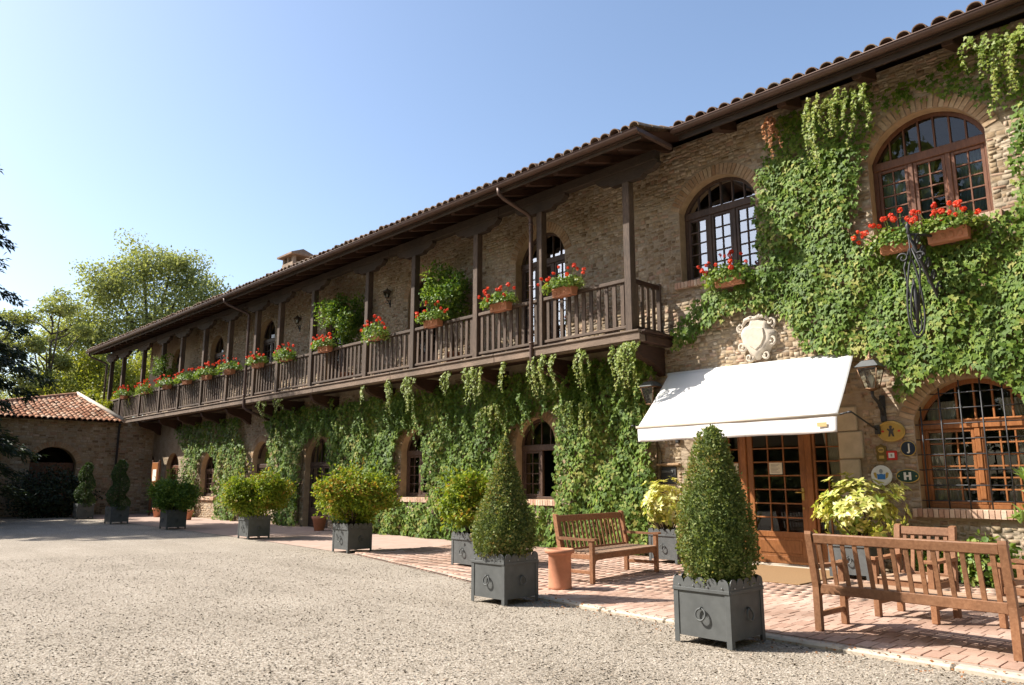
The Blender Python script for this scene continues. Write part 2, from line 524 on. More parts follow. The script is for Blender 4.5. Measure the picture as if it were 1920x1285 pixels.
    MAT['tile'] = piece_mat('roof_tile', [(0.0, (0.19, 0.125, 0.095)), (0.35, (0.27, 0.185, 0.135)), (0.7, (0.32, 0.24, 0.18)), (1.0, (0.24, 0.20, 0.165))], 0.9, 12, 0.4, 0.008, 0.3)
    MAT['tile_side'] = piece_mat('side_roof_tile', [(0.0, (0.36, 0.165, 0.095)), (0.35, (0.50, 0.255, 0.155)), (0.7, (0.58, 0.36, 0.24)), (1.0, (0.62, 0.45, 0.33))], 0.9, 12, 0.4, 0.008, 0.25)
    # cloth
    m, nt, bs = M('awning_canvas')
    v = coords(nt); n1 = N(nt, 'ShaderNodeTexNoise', i_Scale=2.0, i_Detail=3.0); nt.links.new(v, n1.inputs['Vector'])
    r = ramp(nt, [(0.2, (0.80, 0.79, 0.77)), (0.8, (0.88, 0.875, 0.86))]); nt.links.new(n1.outputs['Fac'], r.inputs[0])
    nt.links.new(r.outputs[0], bs.inputs['Base Color']); bs.inputs['Roughness'].default_value = 0.85
    tr = nt.nodes.new('ShaderNodeBsdfTranslucent'); tr.inputs['Color'].default_value = (0.8, 0.74, 0.62, 1)
    mx = nt.nodes.new('ShaderNodeMixShader'); mx.inputs[0].default_value = 0.18
    nt.links.new(bs.outputs[0], mx.inputs[1]); nt.links.new(tr.outputs[0], mx.inputs[2]); nt.links.new(mx.outputs[0], nt.nodes['Material Output'].inputs['Surface'])
    MAT['awning'] = m
    MAT['curtain'] = plain_mat('curtain_cloth', (0.62, 0.57, 0.47), 0.9, 0, 0.1, 5, 0.1)
    MAT['curtain_blue'] = plain_mat('blue_curtain_cloth', (0.22, 0.31, 0.33), 0.9, 0, 0.12, 5, 0.1)
    MAT['mat'] = plain_mat('coir_mat', (0.25, 0.148, 0.068), 0.95, 0, 0.25, 60, 0.8)
    MAT['paper'] = plain_mat('paper', (0.72, 0.68, 0.58), 0.8, 0, 0.05, 30, 0.0)
    MAT['ink'] = plain_mat('ink', (0.06, 0.055, 0.05), 0.8, 0, 0.05, 30, 0.0)
    MAT['tan'] = plain_mat('tan_tag', (0.50, 0.36, 0.16), 0.7, 0, 0.1, 30, 0.0)
    MAT['red'] = plain_mat('red_enamel', (0.52, 0.03, 0.025), 0.35, 0, 0.1, 20, 0.0)
    MAT['white'] = plain_mat('white_enamel', (0.75, 0.74, 0.70), 0.4, 0, 0.05, 20, 0.0)
    MAT['navy'] = plain_mat('navy_enamel', (0.012, 0.022, 0.04), 0.35, 0, 0.1, 20, 0.0)
    MAT['green'] = plain_mat('green_enamel', (0.012, 0.045, 0.03), 0.35, 0, 0.1, 20, 0.0)
    MAT['blue'] = plain_mat('blue_enamel', (0.03, 0.17, 0.48), 0.4, 0, 0.1, 20, 0.0)
    MAT['soil'] = plain_mat('soil', (0.05, 0.035, 0.024), 0.95, 0, 0.3, 30, 0.6)
    MAT['bulb'] = plain_mat('bulb_glass', (0.8, 0.78, 0.72), 0.2, 0, 0.03, 20, 0.0)
    # glass
    for nm, ior, base in (('glass', 1.5, 0.015), ('glass_mirror', 2.2, 0.30)):
        m, nt, bs = M(nm)
        gl = nt.nodes.new('ShaderNodeBsdfGlossy'); gl.inputs['Roughness'].default_value = 0.015
        tp = nt.nodes.new('ShaderNodeBsdfTransparent'); tp.inputs['Color'].default_value = (0.86, 0.90, 0.88, 1)
        fr = N(nt, 'ShaderNodeFresnel', i_IOR=ior)
        ad = N(nt, 'ShaderNodeMath', operation='ADD', use_clamp=True); ad.inputs[1].default_value = base
        nt.links.new(fr.outputs[0], ad.inputs[0])
        mx = nt.nodes.new('ShaderNodeMixShader')
        nt.links.new(ad.outputs[0], mx.inputs[0]); nt.links.new(tp.outputs[0], mx.inputs[1]); nt.links.new(gl.outputs[0], mx.inputs[2])
        nt.links.new(mx.outputs[0], nt.nodes['Material Output'].inputs['Surface'])
        MAT[nm] = m
    # plants
    MAT['ivy'] = leaf_mat('ivy_leaf', [(0.0, (0.062, 0.115, 0.014)), (0.4, (0.105, 0.178, 0.022)), (0.8, (0.165, 0.236, 0.034)), (0.97, (0.24, 0.285, 0.055)), (1.0, (0.31, 0.30, 0.075))], 0.55, 0.3, 0.22)
    MAT['ivy_light'] = leaf_mat('young_ivy_leaf', [(0.0, (0.17, 0.24, 0.035)), (0.5, (0.26, 0.33, 0.055)), (1.0, (0.36, 0.37, 0.085))], 0.5, 0.45)
    MAT['ivy_dead'] = leaf_mat('dead_ivy_leaf', [(0.0, (0.28, 0.10, 0.03)), (1.0, (0.40, 0.19, 0.07))], 0.7, 0.3)
    MAT['box_leaf'] = leaf_mat('box_leaf', [(0.0, (0.085, 0.125, 0.032)), (0.5, (0.165, 0.205, 0.060)), (0.85, (0.24, 0.265, 0.09)), (1.0, (0.34, 0.24, 0.09))], 0.55, 0.3, 0.2)
    MAT['euonymus'] = leaf_mat('euonymus_leaf', [(0.0, (0.10, 0.16, 0.015)), (0.5, (0.20, 0.265, 0.025)), (0.85, (0.31, 0.335, 0.04)), (1.0, (0.36, 0.22, 0.05))], 0.55, 0.35, 0.2)
    MAT['aucuba'] = leaf_mat('aucuba_leaf', [(0.0, (0.20, 0.29, 0.05)), (0.3, (0.46, 0.48, 0.11)), (0.7, (0.62, 0.58, 0.19)), (1.0, (0.70, 0.64, 0.30))], 0.4, 0.3, 0.5)
    MAT['geranium'] = leaf_mat('geranium_leaf', [(0.0, (0.09, 0.17, 0.03)), (0.5, (0.165, 0.25, 0.045)), (1.0, (0.27, 0.31, 0.085))], 0.5, 0.35)
    MAT['petal'] = leaf_mat('geranium_petal', [(0.0, (0.55, 0.03, 0.015)), (0.5, (0.74, 0.07, 0.028)), (1.0, (0.82, 0.14, 0.06))], 0.55, 0.3)
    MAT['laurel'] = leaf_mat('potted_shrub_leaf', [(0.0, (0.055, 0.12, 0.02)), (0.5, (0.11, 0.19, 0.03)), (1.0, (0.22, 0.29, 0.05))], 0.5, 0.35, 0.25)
    MAT['tree'] = leaf_mat('tree_leaf', [(0.0, (0.19, 0.22, 0.085)), (0.5, (0.27, 0.295, 0.125)), (1.0, (0.35, 0.36, 0.17))], 0.6, 0.45, 0.15)
    MAT['tree_yellow'] = leaf_mat('yellow_tree_leaf', [(0.0, (0.16, 0.19, 0.025)), (0.5, (0.26, 0.28, 0.035)), (1.0, (0.36, 0.34, 0.06))], 0.55, 0.4)
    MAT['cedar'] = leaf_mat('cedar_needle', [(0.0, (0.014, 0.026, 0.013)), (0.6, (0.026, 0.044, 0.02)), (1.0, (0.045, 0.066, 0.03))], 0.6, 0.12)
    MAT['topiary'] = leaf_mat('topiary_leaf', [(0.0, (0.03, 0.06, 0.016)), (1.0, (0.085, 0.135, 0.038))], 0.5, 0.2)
    MAT['oleander'] = leaf_mat('oleander_leaf', [(0.0, (0.12, 0.20, 0.04)), (1.0, (0.27, 0.36, 0.09))], 0.45, 0.35)
    MAT['bark'] = plain_mat('bark', (0.10, 0.075, 0.052), 0.9, 0, 0.3, 9, 0.8, 0.2, 0.02)


make_materials()
# ------------------------------------------------------------------ shared layout
Y0 = 13.0                       # outer face of the long wall
CAM = np.array((0, 0, 1.5))
# key: x0, x1, sill, spring, apex
OPEN = {
    'up_right': (-4.62, -2.84, 5.56, 6.93, 7.56),
    'up_left': (-8.46, -6.74, 5.50, 7.02, 7.58),
    'low_right': (-4.27, -2.63, 1.08, 2.45, 3.06),
    'entrance': (-7.86, -5.50, 0.0, 2.62, 3.02),
    'ground_a': (-13.36, -12.04, 1.07, 2.36, 2.98),
    'ground_b': (-18.10, -16.76, 1.05, 2.36, 2.95),
    'ground_door': (-23.62, -22.0, 0.0, 2.12, 2.92),
    'ground_c': (-27.62, -26.2, 1.0, 2.12, 2.95),
    'ground_d': (-32.40, -30.85, 0.86, 2.0, 2.66),
    'ground_e': (-36.4, -34.9, 0.0, 2.2, 2.75),
    'ground_f': (-39.2, -37.9, 0.0, 2.2, 2.78),
    'gal_a': (-13.36, -11.68, 4.46, 6.93, 7.60),
    'gal_b': (-17.95, -16.5, 4.46, 6.75, 7.45),
    'gal_c': (-22.65, -21.15, 4.46, 6.8, 7.5),
    'gal_d': (-27.7, -26.35, 4.46, 6.9, 7.62),
    'gal_e': (-32.3, -30.95, 4.46, 6.9, 7.62),
    'gal_f': (-36.7, -35.3, 4.46, 6.9, 7.6),
}


def arc_of(o):
    x0, x1, z0, zs, zt = o
    w = (x1 - x0) / 2; r = zt - zs
    R = (w * w + r * r) / (2 * r)
    return (x0 + x1) / 2, zt - R, R      # centre x, centre z, radius


def arc_pts(o, n=16, d=0.0):
    cx, cz, R = arc_of(o); x0, x1, z0, zs, zt = o
    a1 = math.asin((x1 - cx) / R)
    return [(cx + (R + d) * math.sin(a1 - 2 * a1 * i / n), cz + (R + d) * math.cos(a1 - 2 * a1 * i / n)) for i in range(n + 1)]


def loop_of(o, n=16):
    x0, x1, z0, zs, zt = o
    return [(x0, z0), (x1, z0)] + arc_pts(o, n)


IVY = {
    'main': [(-6.56, 7.24), (-6.68, 6.52), (-6.65, 5.67), (-6.52, 5.40), (-6.95, 5.40), (-7.25, 5.11), (-7.77, 5.20), (-8.38, 4.82), (-8.66, 4.36), (-8.57, 4.13), (-8.19, 4.24), (-7.63, 4.54), (-7.16, 4.72), (-6.41, 4.58), (-6.06, 4.25), (-6.01, 3.85), (-5.45, 3.67), (-5.04, 3.62), (-4.66, 3.55), (-4.43, 3.30), (-4.39, 2.82), (-4.09, 3.03), (-3.77, 3.15), (-3.30, 3.14), (-2.97, 2.95), (-2.80, 2.45), (-2.2, 2.0), (-1.2, 2.3), (-0.6, 5.6), (-2.30, 5.52), (-2.72, 5.42), (-3.08, 5.36), (-3.40, 5.12), (-4.51, 5.37), (-4.90, 5.42), (-5.01, 5.70), (-4.89, 6.05), (-4.76, 6.60), (-4.91, 7.04), (-4.79, 7.39), (-5.56, 7.25), (-6.28, 7.42)],
    'thin': [(-6.20, 8.3), (-4.42, 8.3), (-4.41, 7.56), (-4.75, 6.69), (-6.51, 7.12), (-6.35, 7.93)],
    'above': [(-4.36, 7.95), (-3.81, 8.1), (-3.02, 8.3), (-1.6, 8.3), (-1.8, 6.91), (-2.69, 7.22), (-3.10, 7.60), (-3.56, 7.74), (-4.23, 7.70)],
    'right': [(-2.46, 7.14), (-1.6, 7.08), (-1.6, 5.32), (-2.55, 5.41), (-2.55, 6.04), (-2.42, 6.60)],
    'a': [(-11.82, 4.05), (-10.62, 4.1), (-9.25, 4.15), (-9.05, 3.79), (-9.22, 2.60), (-9.18, 1.52), (-9.42, 0.0), (-11.64, 0.0), (-11.87, 0.93), (-11.83, 2.72)],
    'b': [(-18.16, 3.90), (-11.7, 4.1), (-11.9, 3.12), (-12.44, 3.12), (-13.1, 2.85), (-13.32, 2.3), (-13.32, 1.0), (-11.7, 0.85), (-11.7, 0.0), (-16.64, 0.0), (-16.9, 0.7), (-16.55, 1.11), (-16.95, 1.9), (-16.8, 2.75), (-17.85, 2.95)],
    'c': [(-21.9, 3.83), (-18.04, 4.0), (-17.48, 3.05), (-18.05, 2.5), (-18.12, 0.95), (-16.5, 0.85), (-16.4, 0.0), (-21.3, 0.0), (-21.5, 1.0), (-21.6, 1.53), (-21.9, 2.71)],
    'd': [(-26.40, 4.05), (-21.8, 3.88), (-21.9, 2.97), (-22.95, 2.95), (-23.6, 2.3), (-23.66, 0.0), (-25.3, 0.0), (-25.85, 1.54), (-25.9, 2.85), (-26.31, 3.46)],
    'e': [(-35.17, 3.91), (-28.38, 3.98), (-28.3, 2.96), (-27.75, 2.43), (-27.75, 1.54), (-28.50, 0.0), (-30.2, 0.0), (-30.7, 2.45), (-31.5, 2.72), (-32.5, 2.3), (-32.45, 0.0), (-33.6, 0.0), (-33.8, 2.68)],
}

# ------------------------------------------------------------------ ground
me = bpy.data.meshes.new('ground')
me.from_pydata([(-500, -500, -0.008), (500, -500, -0.008), (500, 500, -0.008), (-500, 500, -0.008)], [], [(0, 1, 2, 3)])
g = obj('ground', me, MAT['gravel']); g['kind'] = 'structure'
g['label'] = 'pale gravel forecourt in front of the inn'

# loose pebbles near the camera
rng = np.random.default_rng(3)
n = 240000
az = rng.uniform(-0.66, 0.66, n); dist = 2.6 + 15.5 * rng.random(n) ** 1.9
fh = np.array((-0.7203, 0.6936)); rt = np.array((0.6936, 0.7203))
PX = dist[:, None] * (np.cos(az)[:, None] * fh + np.sin(az)[:, None] * rt)


def edge_y(x):
    return np.interp(x, [-40, -20, -14, -10.6, -8, -5.7, 2], [9.7, 9.35, 8.95, 8.2, 7.55, 7.26, 7.06])


keep = (PX[:, 1] < edge_y(PX[:, 0]) - 0.13 + 0.05 * rng.standard_normal(n)) | ((PX[:, 0] < -8.5) & (PX[:, 1] < edge_y(PX[:, 0]) + 0.25 * rng.random(n)))
extra_x = rng.uniform(-9, 0, 2600); ex = np.stack([extra_x, edge_y(extra_x) - 0.02 + 0.10 * rng.standard_normal(2600) - 0.12], 1)
PX = np.concatenate([PX[keep], ex]); n = len(PX)
octv = np.array([(1, 0, 0), (-1, 0, 0), (0, 1, 0), (0, -1, 0), (0, 0, 1), (0, 0, -1)], float)
octf = np.array([(0, 2, 4), (2, 1, 4), (1, 3, 4), (3, 0, 4)])
s = (0.0045 + 0.0075 * rng.random(n) ** 2.0)
sc = np.stack([s * rng.uniform(0.8, 1.35, n), s * rng.uniform(0.8, 1.35, n), s * rng.uniform(0.18, 0.36, n)], 1)
th = rng.uniform(0, 2 * PI, n); tl = rng.normal(0, 0.35, (n, 2))
V = octv[None] * sc[:, None, :]
V[:, :, 2] += V[:, :, 0] * tl[:, :1] + V[:, :, 1] * tl[:, 1:]
ct, st = np.cos(th)[:, None], np.sin(th)[:, None]
V = np.stack([V[:, :, 0] * ct - V[:, :, 1] * st, V[:, :, 0] * st + V[:, :, 1] * ct, V[:, :, 2]], 2)
V[:, :, :2] += PX[:, None, :]; V[:, :, 2] += (-0.006 + sc[:, 2] * 0.5)[:, None]
T = octf[None] + (np.arange(n) * 6)[:, None, None]
gp = obj('gravel', np_mesh('gravel', V.reshape(-1, 3), T.reshape(-1, 3), np.repeat(rng.random(n), 6)), MAT['pebble'])
gp['kind'] = 'stuff'; gp['label'] = 'loose pale gravel stones scattered over the forecourt'; gp['category'] = 'gravel'

# paving: bedding sheet, brick by brick near the entrance, kerb stones
px = [2.0] + list(np.linspace(1.5, -14, 32)) + [-20, -30, -38.2]
me = MB()
top = [(x, float(edge_y(x)) - 0.02, 0.0) for x in px]
vs = top + [(x, Y0 + 0.02, 0.0) for x in px]
k = len(px)
me.add(vs, [(i, i + 1, k + i + 1, k + i) for i in range(k - 1)])
pav = obj('paving', me.mesh('paving'), MAT['paving_far']); pav['kind'] = 'structure'
pav['label'] = 'pink brick paving along the front of the inn'
bw, bl = 0.145, 0.285
cand = []
row = 0
y = 7.02
while y < Y0:
    off = (row % 2) * bw / 2 + 0.01 * math.sin(row * 2.3)
    x = 1.9 + off
    while x > -14.0:
        xc = x - bw / 2; yc = y + bl / 2
        e = float(edge_y(xc))
        if yc > e + 0.02 and y + bl < Y0 - 0.005:
            ya = max(y, e + 0.004)
            if y + bl - ya > 0.05:
                cand.append((xc, (ya + y + bl) / 2, bw, y + bl - ya))
        x -= bw
    y += bl; row += 1
cand = np.array(cand)
d2 = cand[:, 0] ** 2 + cand[:, 1] ** 2
ang = np.arctan2(cand[:, 0] * rt[0] + cand[:, 1] * rt[1], cand[:, 0] * fh[0] + cand[:, 1] * fh[1])
vis = (np.abs(ang) < 0.60)
score = np.where(vis, d2, 1e6)
order = np.argsort(score)
near = set(order[:300].tolist())
bv = [MB().cbox((-0.5, -0.5, -0.5), (0.5, 0.5, 0.5), 0.02 + 0.015 * i).mesh('brick') for i in range(3)]
for b in bv: b.materials.append(MAT['paver'])
rng = np.random.default_rng(5)
allV = []; allR = []
unit = np.array([(-1, -1, 0), (1, -1, 0), (1, 1, 0), (-1, 1, 0), (-0.93, -0.965, 1), (0.93, -0.965, 1), (0.93, 0.965, 1), (-0.93, 0.965, 1)], float)
uq = np.array([(4, 5, 6, 7), (0, 1, 5, 4), (1, 2, 6, 5), (2, 3, 7, 6), (3, 0, 4, 7)])
for i, (xc, yc, w, l) in enumerate(cand):
    w2 = w - 0.008 - 0.004 * rng.random(); l2 = l - 0.008 - 0.004 * rng.random()
    zt = 0.030 + 0.004 * rng.random(); tx, ty = rng.normal(0, 0.004, 2)
    if i in near:
        o = obj('brick', bv[i % 3], None, pav, loc=(xc, yc, zt - 0.03), rot=(tx, ty, rng.normal(0, 0.008)), scale=(w2, l2, 0.06))
    else:
        v = unit * np.array((w2 / 2, l2 / 2, zt)); v[:, 2] += v[:, 0] * ty + v[:, 1] * tx
        allV.append(v + np.array((xc, yc, 0.0))); allR.append(rng.random())
allV = np.array(allV); nb = len(allV)
rest = obj('bricks', np_mesh('bricks', allV.reshape(-1, 3), (uq[None] + (np.arange(nb) * 8)[:, None, None]).reshape(-1, 4), np.repeat(allR, 8)), MAT['paver'], pav)
rest['kind'] = 'stuff'
jm = MB(); kk = [p for p in px if p >= -14.1]
tp = [(x, float(edge_y(x)) - 0.015, 0.019) for x in kk]; bt = [(x, Y0 + 0.01, 0.019) for x in kk]
jm.add(tp + bt, [(i, i + 1, len(kk) + i + 1, len(kk) + i) for i in range(len(kk) - 1)])
js = obj('joint_sand', jm.mesh('joint_sand'), MAT['joint'], pav)
x = 1.8
while x > -7.6:
    L = 0.9 + 0.25 * random.random()
    ya, yb = float(edge_y(x)) - 0.06, float(edge_y(x - L)) - 0.06
    kb = MB().bar((x - 0.008, ya, -0.02), (x - L, yb, -0.02), 0.125, 0.11 + 0.01 * random.random(), c=0.018)
    obj('kerb_stone', kb.mesh('kerb_stone'), MAT['kerb'], pav)
    x -= L

# ------------------------------------------------------------------ the inn: wall with real openings
inn = thing('inn_building', 'long two-storey stone and brick inn with ivy, arched windows and tiled roof', 'building', (-20, Y0, 0))


def P_(name, mb, mat, parent=inn, kind=None, fix=True):
    o = obj(name, mb.mesh(name, fix) if isinstance(mb, MB) else mb, mat, parent, world=True)
    if kind: o['kind'] = kind
    return o


XL, XR, ZT = -39.7, 2.6, 8.5
bm = bmesh.new()


def add_loop(pts):
    vs = [bm.verts.new((p[0], Y0, p[1])) for p in pts]
    return [bm.edges.new((vs[i], vs[(i + 1) % len(vs)])) for i in range(len(vs))]


edges = add_loop([(XL, -0.3), (-30, -0.3), (-20, -0.3), (-10, -0.3), (XR, -0.3), (XR, ZT), (-10, ZT), (-20, ZT), (-30, ZT), (XL, ZT)])
for key, o in OPEN.items():
    oo = list(o)
    if oo[2] == 0.0: oo[2] = 0.004
    edges += add_loop(loop_of(oo))
bmesh.ops.triangle_fill(bm, use_beauty=True, use_dissolve=False, edges=edges)
for f in bm.faces:
    if f.normal.y > 0: f.normal_flip()
DEP = 0.5
wall_me = bpy.data.meshes.new('wall'); bm.to_mesh(wall_me); bm.free()
wall = P_('wall', wall_me, MAT['mortar'])
# inner shell: end walls, back wall, upper floor
sh = MB()
sh.box((XL, Y0 + 0.003, -0.3), (XL + 0.4, 21, ZT)); sh.box((XR - 0.4, Y0 + 0.003, -0.3), (XR, 21, ZT))
sh.box((XL + 0.4, 20.6, -0.3), (XR - 0.4, 21, ZT)); sh.box((XL + 0.4, Y0 + 0.55, 4.05), (XR - 0.4, 20.6, 4.35))
sh.box((XL + 0.4, 17.2, 0), (XR - 0.4, 17.4, 8.4))
sh.box((XL + 0.4, Y0 + 0.55, 8.3), (XR - 0.4, 20.6, 8.4))
P_('inner_wall', sh, MAT['interior'])
# reveals
for key, o in OPEN.items():
    rv = MB(); lp = loop_of(o)
    if o[2] == 0.0: lp = lp[1:] + lp[:1]
    cnt = len(lp); rng_i = range(cnt) if o[2] != 0.0 else range(cnt - 1)
    for i in rng_i:
        a, b = lp[i], lp[(i + 1) % cnt]
        rv.add([(a[0], Y0 + 0.001, a[1]), (b[0], Y0 + 0.001, b[1]), (b[0], Y0 + DEP, b[1]), (a[0], Y0 + DEP, a[1])], [(0, 1, 2, 3)])
    P_('window_reveal' if o[2] not in (0.0, 4.46) else 'door_reveal', rv, MAT['reveal'])

# ------------------------------------------------------------------ masonry pieces
RING = 0.25


def blocked(z0, z1, x_lo, x_hi, ringkeys):
    iv = []
    for key, o in OPEN.items():
        x0, x1, s0, zs, zt = o
        if z1 <= s0 - (0.14 if s0 not in (0.0, 4.46) else 0) or z0 >= zt + RING: continue
        hw = 0
        if z0 < zs: hw = (x1 - x0) / 2
        cx, cz, R = arc_of(o)
        if z1 > zs - 0.05:
            zz = max(z0, zs)
            ro = R + (RING if key in ringkeys else 0.0)
            if zz - cz < ro: 
                h2 = math.sqrt(max(0, ro * ro - (zz - cz) ** 2))
                h2 = min(h2, (x1 - x0) / 2 + RING)
                hw = max(hw, h2)
        if hw > 0: iv.append((cx - hw - 0.008, cx + hw + 0.008))
    if z0 < 2.95:
        iv += [(-8.64, -7.8), (-5.55, -5.06)]
    if 1.38 < z1 and z0 < 1.85: iv.append((-9.2, -8.72))
    if z1 > 4.2 and z0 < 4.45: iv.append((-41, -8.7))
    iv.sort()
    return iv


RINGK = {'up_right', 'up_left', 'low_right', 'ground_a', 'ground_b', 'ground_door', 'gal_a', 'gal_b', 'ground_c', 'gal_c'}
rng = np.random.default_rng(21)
stones = []
# the wall goes up in short stretches, so courses never run through
bx_ = -34.0
while bx_ < 2.5:
    bw_ = rng.uniform(0.7, 1.7) if bx_ < -5.3 else rng.uniform(1.2, 2.0)
    bx1 = min(2.5, bx_ + bw_)
    z = 0.02 + rng.uniform(0, 0.05)
    while z < 8.45:
        rub = rng.random() < 0.6
        h = rng.uniform(0.042, 0.066) if not rub else rng.uniform(0.058, 0.105)
        cur = bx_ + rng.normal(0, 0.06); xe = bx1 + rng.normal(0, 0.06)
        segs = []
        for a, b in blocked(z, z + h, -34, 2.5, RINGK):
            if a > cur and a < xe: segs.append((cur, a))
            elif a >= xe: break
            cur = max(cur, b)
        if cur < xe: segs.append((cur, xe))
        for a, b in segs:
            x = a
            while x < b - 0.03:
                L = rng.uniform(0.08, 0.20) if not rub else rng.uniform(0.06, 0.18)
                if b - (x + L) < 0.08: L = b - x
                stones.append((x, x + L, z, z + h)); x += L
        z += h
    bx_ = bx1
stones = np.array(stones)
sx = (stones[:, 0] + stones[:, 1]) / 2; sz = (stones[:, 2] + stones[:, 3]) / 2
cov = np.zeros(len(stones), bool)
for k2, poly in IVY.items(): cov |= in_poly(sx, sz, poly)
hid = ((sx > -8.9) & (sx < -4.9) & (sz > 2.0) & (sz < 3.7)) | ((sx > -5.5) & (sz < 0.9)) | (sx > -1.9) | (sz > 8.15)
dd = np.sqrt(sx ** 2 + (sz - 1.5) ** 2 + Y0 ** 2)
app = (stones[:, 1] - stones[:, 0]) * (stones[:, 3] - stones[:, 2]) * (Y0 / dd) / dd ** 2
app = np.where(cov | hid, 0, app)
big = set(np.argsort(-app)[:300].tolist())
sunit = np.array([(-1, 0, -1), (1, 0, -1), (1, 0, 1), (-1, 0, 1), (-1, -1, -1), (1, -1, -1), (1, -1, 1), (-1, -1, 1)], float)
sq = [(4, 5, 6, 7), (0, 1, 5, 4), (1, 2, 6, 5), (2, 3, 7, 6), (3, 0, 4, 7)]
svar = []
for i in range(14):
    v = sunit.copy()
    v[4:, 0] *= 0.90 - 0.14 * rng.random(4); v[4:, 2] *= 0.84 - 0.20 * rng.random(4)
    v[:4, 0] *= 1 - 0.03 * rng.random(4); v[:4, 2] *= 1 - 0.08 * rng.random(4)
    v[4:, 1] *= 1 - 0.5 * rng.random(4)
    svar.append(v)
smesh = []
for v in svar:
    m_ = np_mesh('wall_stone', v, np.array(sq)); m_.materials.append(MAT['stone']); smesh.append(m_)
SV = []; SR = []
for i, (a, b, c0, c1) in enumerate(stones):
    k = int(rng.integers(14)); w = (b - a) / 2 - 0.004; h = (c1 - c0) / 2 * rng.uniform(0.8, 1.22) - 0.003; dp = rng.uniform(0.003, 0.028)
    cpt = np.array(((a + b) / 2, Y0 + 0.004, (c0 + c1) / 2)) + np.array((0, rng.uniform(0, 0.003), rng.normal(0, 0.010)))
    if i in big:
        o = bpy.data.objects.new('stone', smesh[k]); o.location = cpt; o.scale = (w, dp + 0.004, h); o.rotation_euler = (0, rng.normal(0, 0.07), 0)
        link(o, wall, True)
    else:
        an = rng.normal(0, 0.08); v = svar[k] * np.array((w, dp + 0.004, h))
        v = np.stack([v[:, 0] * math.cos(an) + v[:, 2] * math.sin(an), v[:, 1], -v[:, 0] * math.sin(an) + v[:, 2] * math.cos(an)], 1)
        SV.append(v + cpt); SR.append(rng.random())
SV = np.array(SV); ns = len(SV)
o = obj('stones', np_mesh('stones', SV.reshape(-1, 3), (np.array(sq)[None] + (np.arange(ns) * 8)[:, None, None]).reshape(-1, 4), np.repeat(SR, 8)), MAT['stone'], wall, True)
o['kind'] = 'stuff'

# arch bricks set on end round the openings
ab = [MB().cbox((-0.5, -0.5, -0.5), (0.5, 0.5, 0.5), 0.05 + 0.02 * i).mesh('arch_brick') for i in range(2)]
for a_ in ab: a_.materials.append(MAT['brick'])
for key in RINGK:
    o = OPEN[key]; cx, cz, R = arc_of(o); a1 = math.asin(((o[1] - o[0]) / 2) / R)
    cnt = int(2 * a1 * R / 0.078)
    for i in range(cnt):
        a = -a1 + 2 * a1 * (i + 0.5) / cnt
        rm = R + RING / 2 - 0.01
        ob = bpy.data.objects.new('arch_brick', ab[i % 2])
        ob.location = (cx + rm * math.sin(a), Y0 - 0.005, cz + rm * math.cos(a))
        ob.rotation_euler = (0, a + rng.normal(0, 0.01), 0); ob.scale = (2 * a1 * R / cnt - 0.006, 0.014 + 0.012 * rng.random(), RING - 0.03)
        link(ob, wall, True)
# brick sills set on edge
sb = MB().cbox((-0.5, -0.5, -0.5), (0.5, 0.5, 0.5), 0.04).mesh('sill_brick'); sb.materials.append(MAT['sill_brick'])
for key in ('low_right', 'ground_a', 'ground_b', 'ground_d', 'up_right', 'up_left'):
    x0, x1, z0, zs, zt = OPEN[key]
    a, b = x0 - 0.12, x1 + 0.12; cnt = int((b - a) / 0.075)
    hs = 0.13
    for i in range(cnt):
        ob = bpy.data.objects.new('sill_brick', sb)
        ob.location = (a + (b - a) * (i + 0.5) / cnt, Y0 + 0.02, z0 - hs / 2 - 0.002 + rng.normal(0, 0.002)); ob.scale = ((b - a) / cnt - 0.007, 0.22 + 0.01 * rng.random(), hs)
        link(ob, inn, True)
    sp = MB().box((x0, Y0 + 0.135, z0 - 0.08), (x1, Y0 + DEP, z0 + 0.004))
    P_('window_sill', sp, MAT['reveal'])
# quoin blocks beside the entrance
for (xa, xb, tops) in ((-8.62, -7.88, 0), (-5.48, -5.08, 1)):
    z = 0.03
    for i in range(6):
        hgt = 0.46 if i < 5 else 0.42
        inset = 0.0 if i % 2 == 0 else 0.07
        if tops: a, b = xa, xb - inset
        else: a, b = xa + 0.28 + inset, xb - 0.02
        P_('quoin_block', MB().cbox((a, Y0 - 0.055 + 0.006 * (i % 2), z), (b, Y0 + 0.1, z + hgt - 0.014), 0.018), MAT['quoin'])
        z += hgt
# dark letter box niche left of the entrance
lb = P_('letter_box', MB().cbox((-9.16, Y0 - 0.02, 1.44), (-8.76, Y0 + 0.05, 1.78), 0.01), MAT['iron'])
P_('letter_box_flap', MB().cbox((-9.1, Y0 - 0.035, 1.66), (-8.82, Y0 - 0.018, 1.71), 0.005), MAT['planter'], lb)
P_('brick_ledge', MB().cbox((-9.22, Y0 - 0.07, 1.80), (-8.66, Y0 + 0.03, 1.85), 0.01), MAT['brick'])


# ------------------------------------------------------------------ windows
def pane_poly(pts, y):
    me = bpy.data.meshes.new('pane'); me.from_pydata([(p[0], y, p[1]) for p in pts], [], [tuple(range(len(pts)))])
    return me


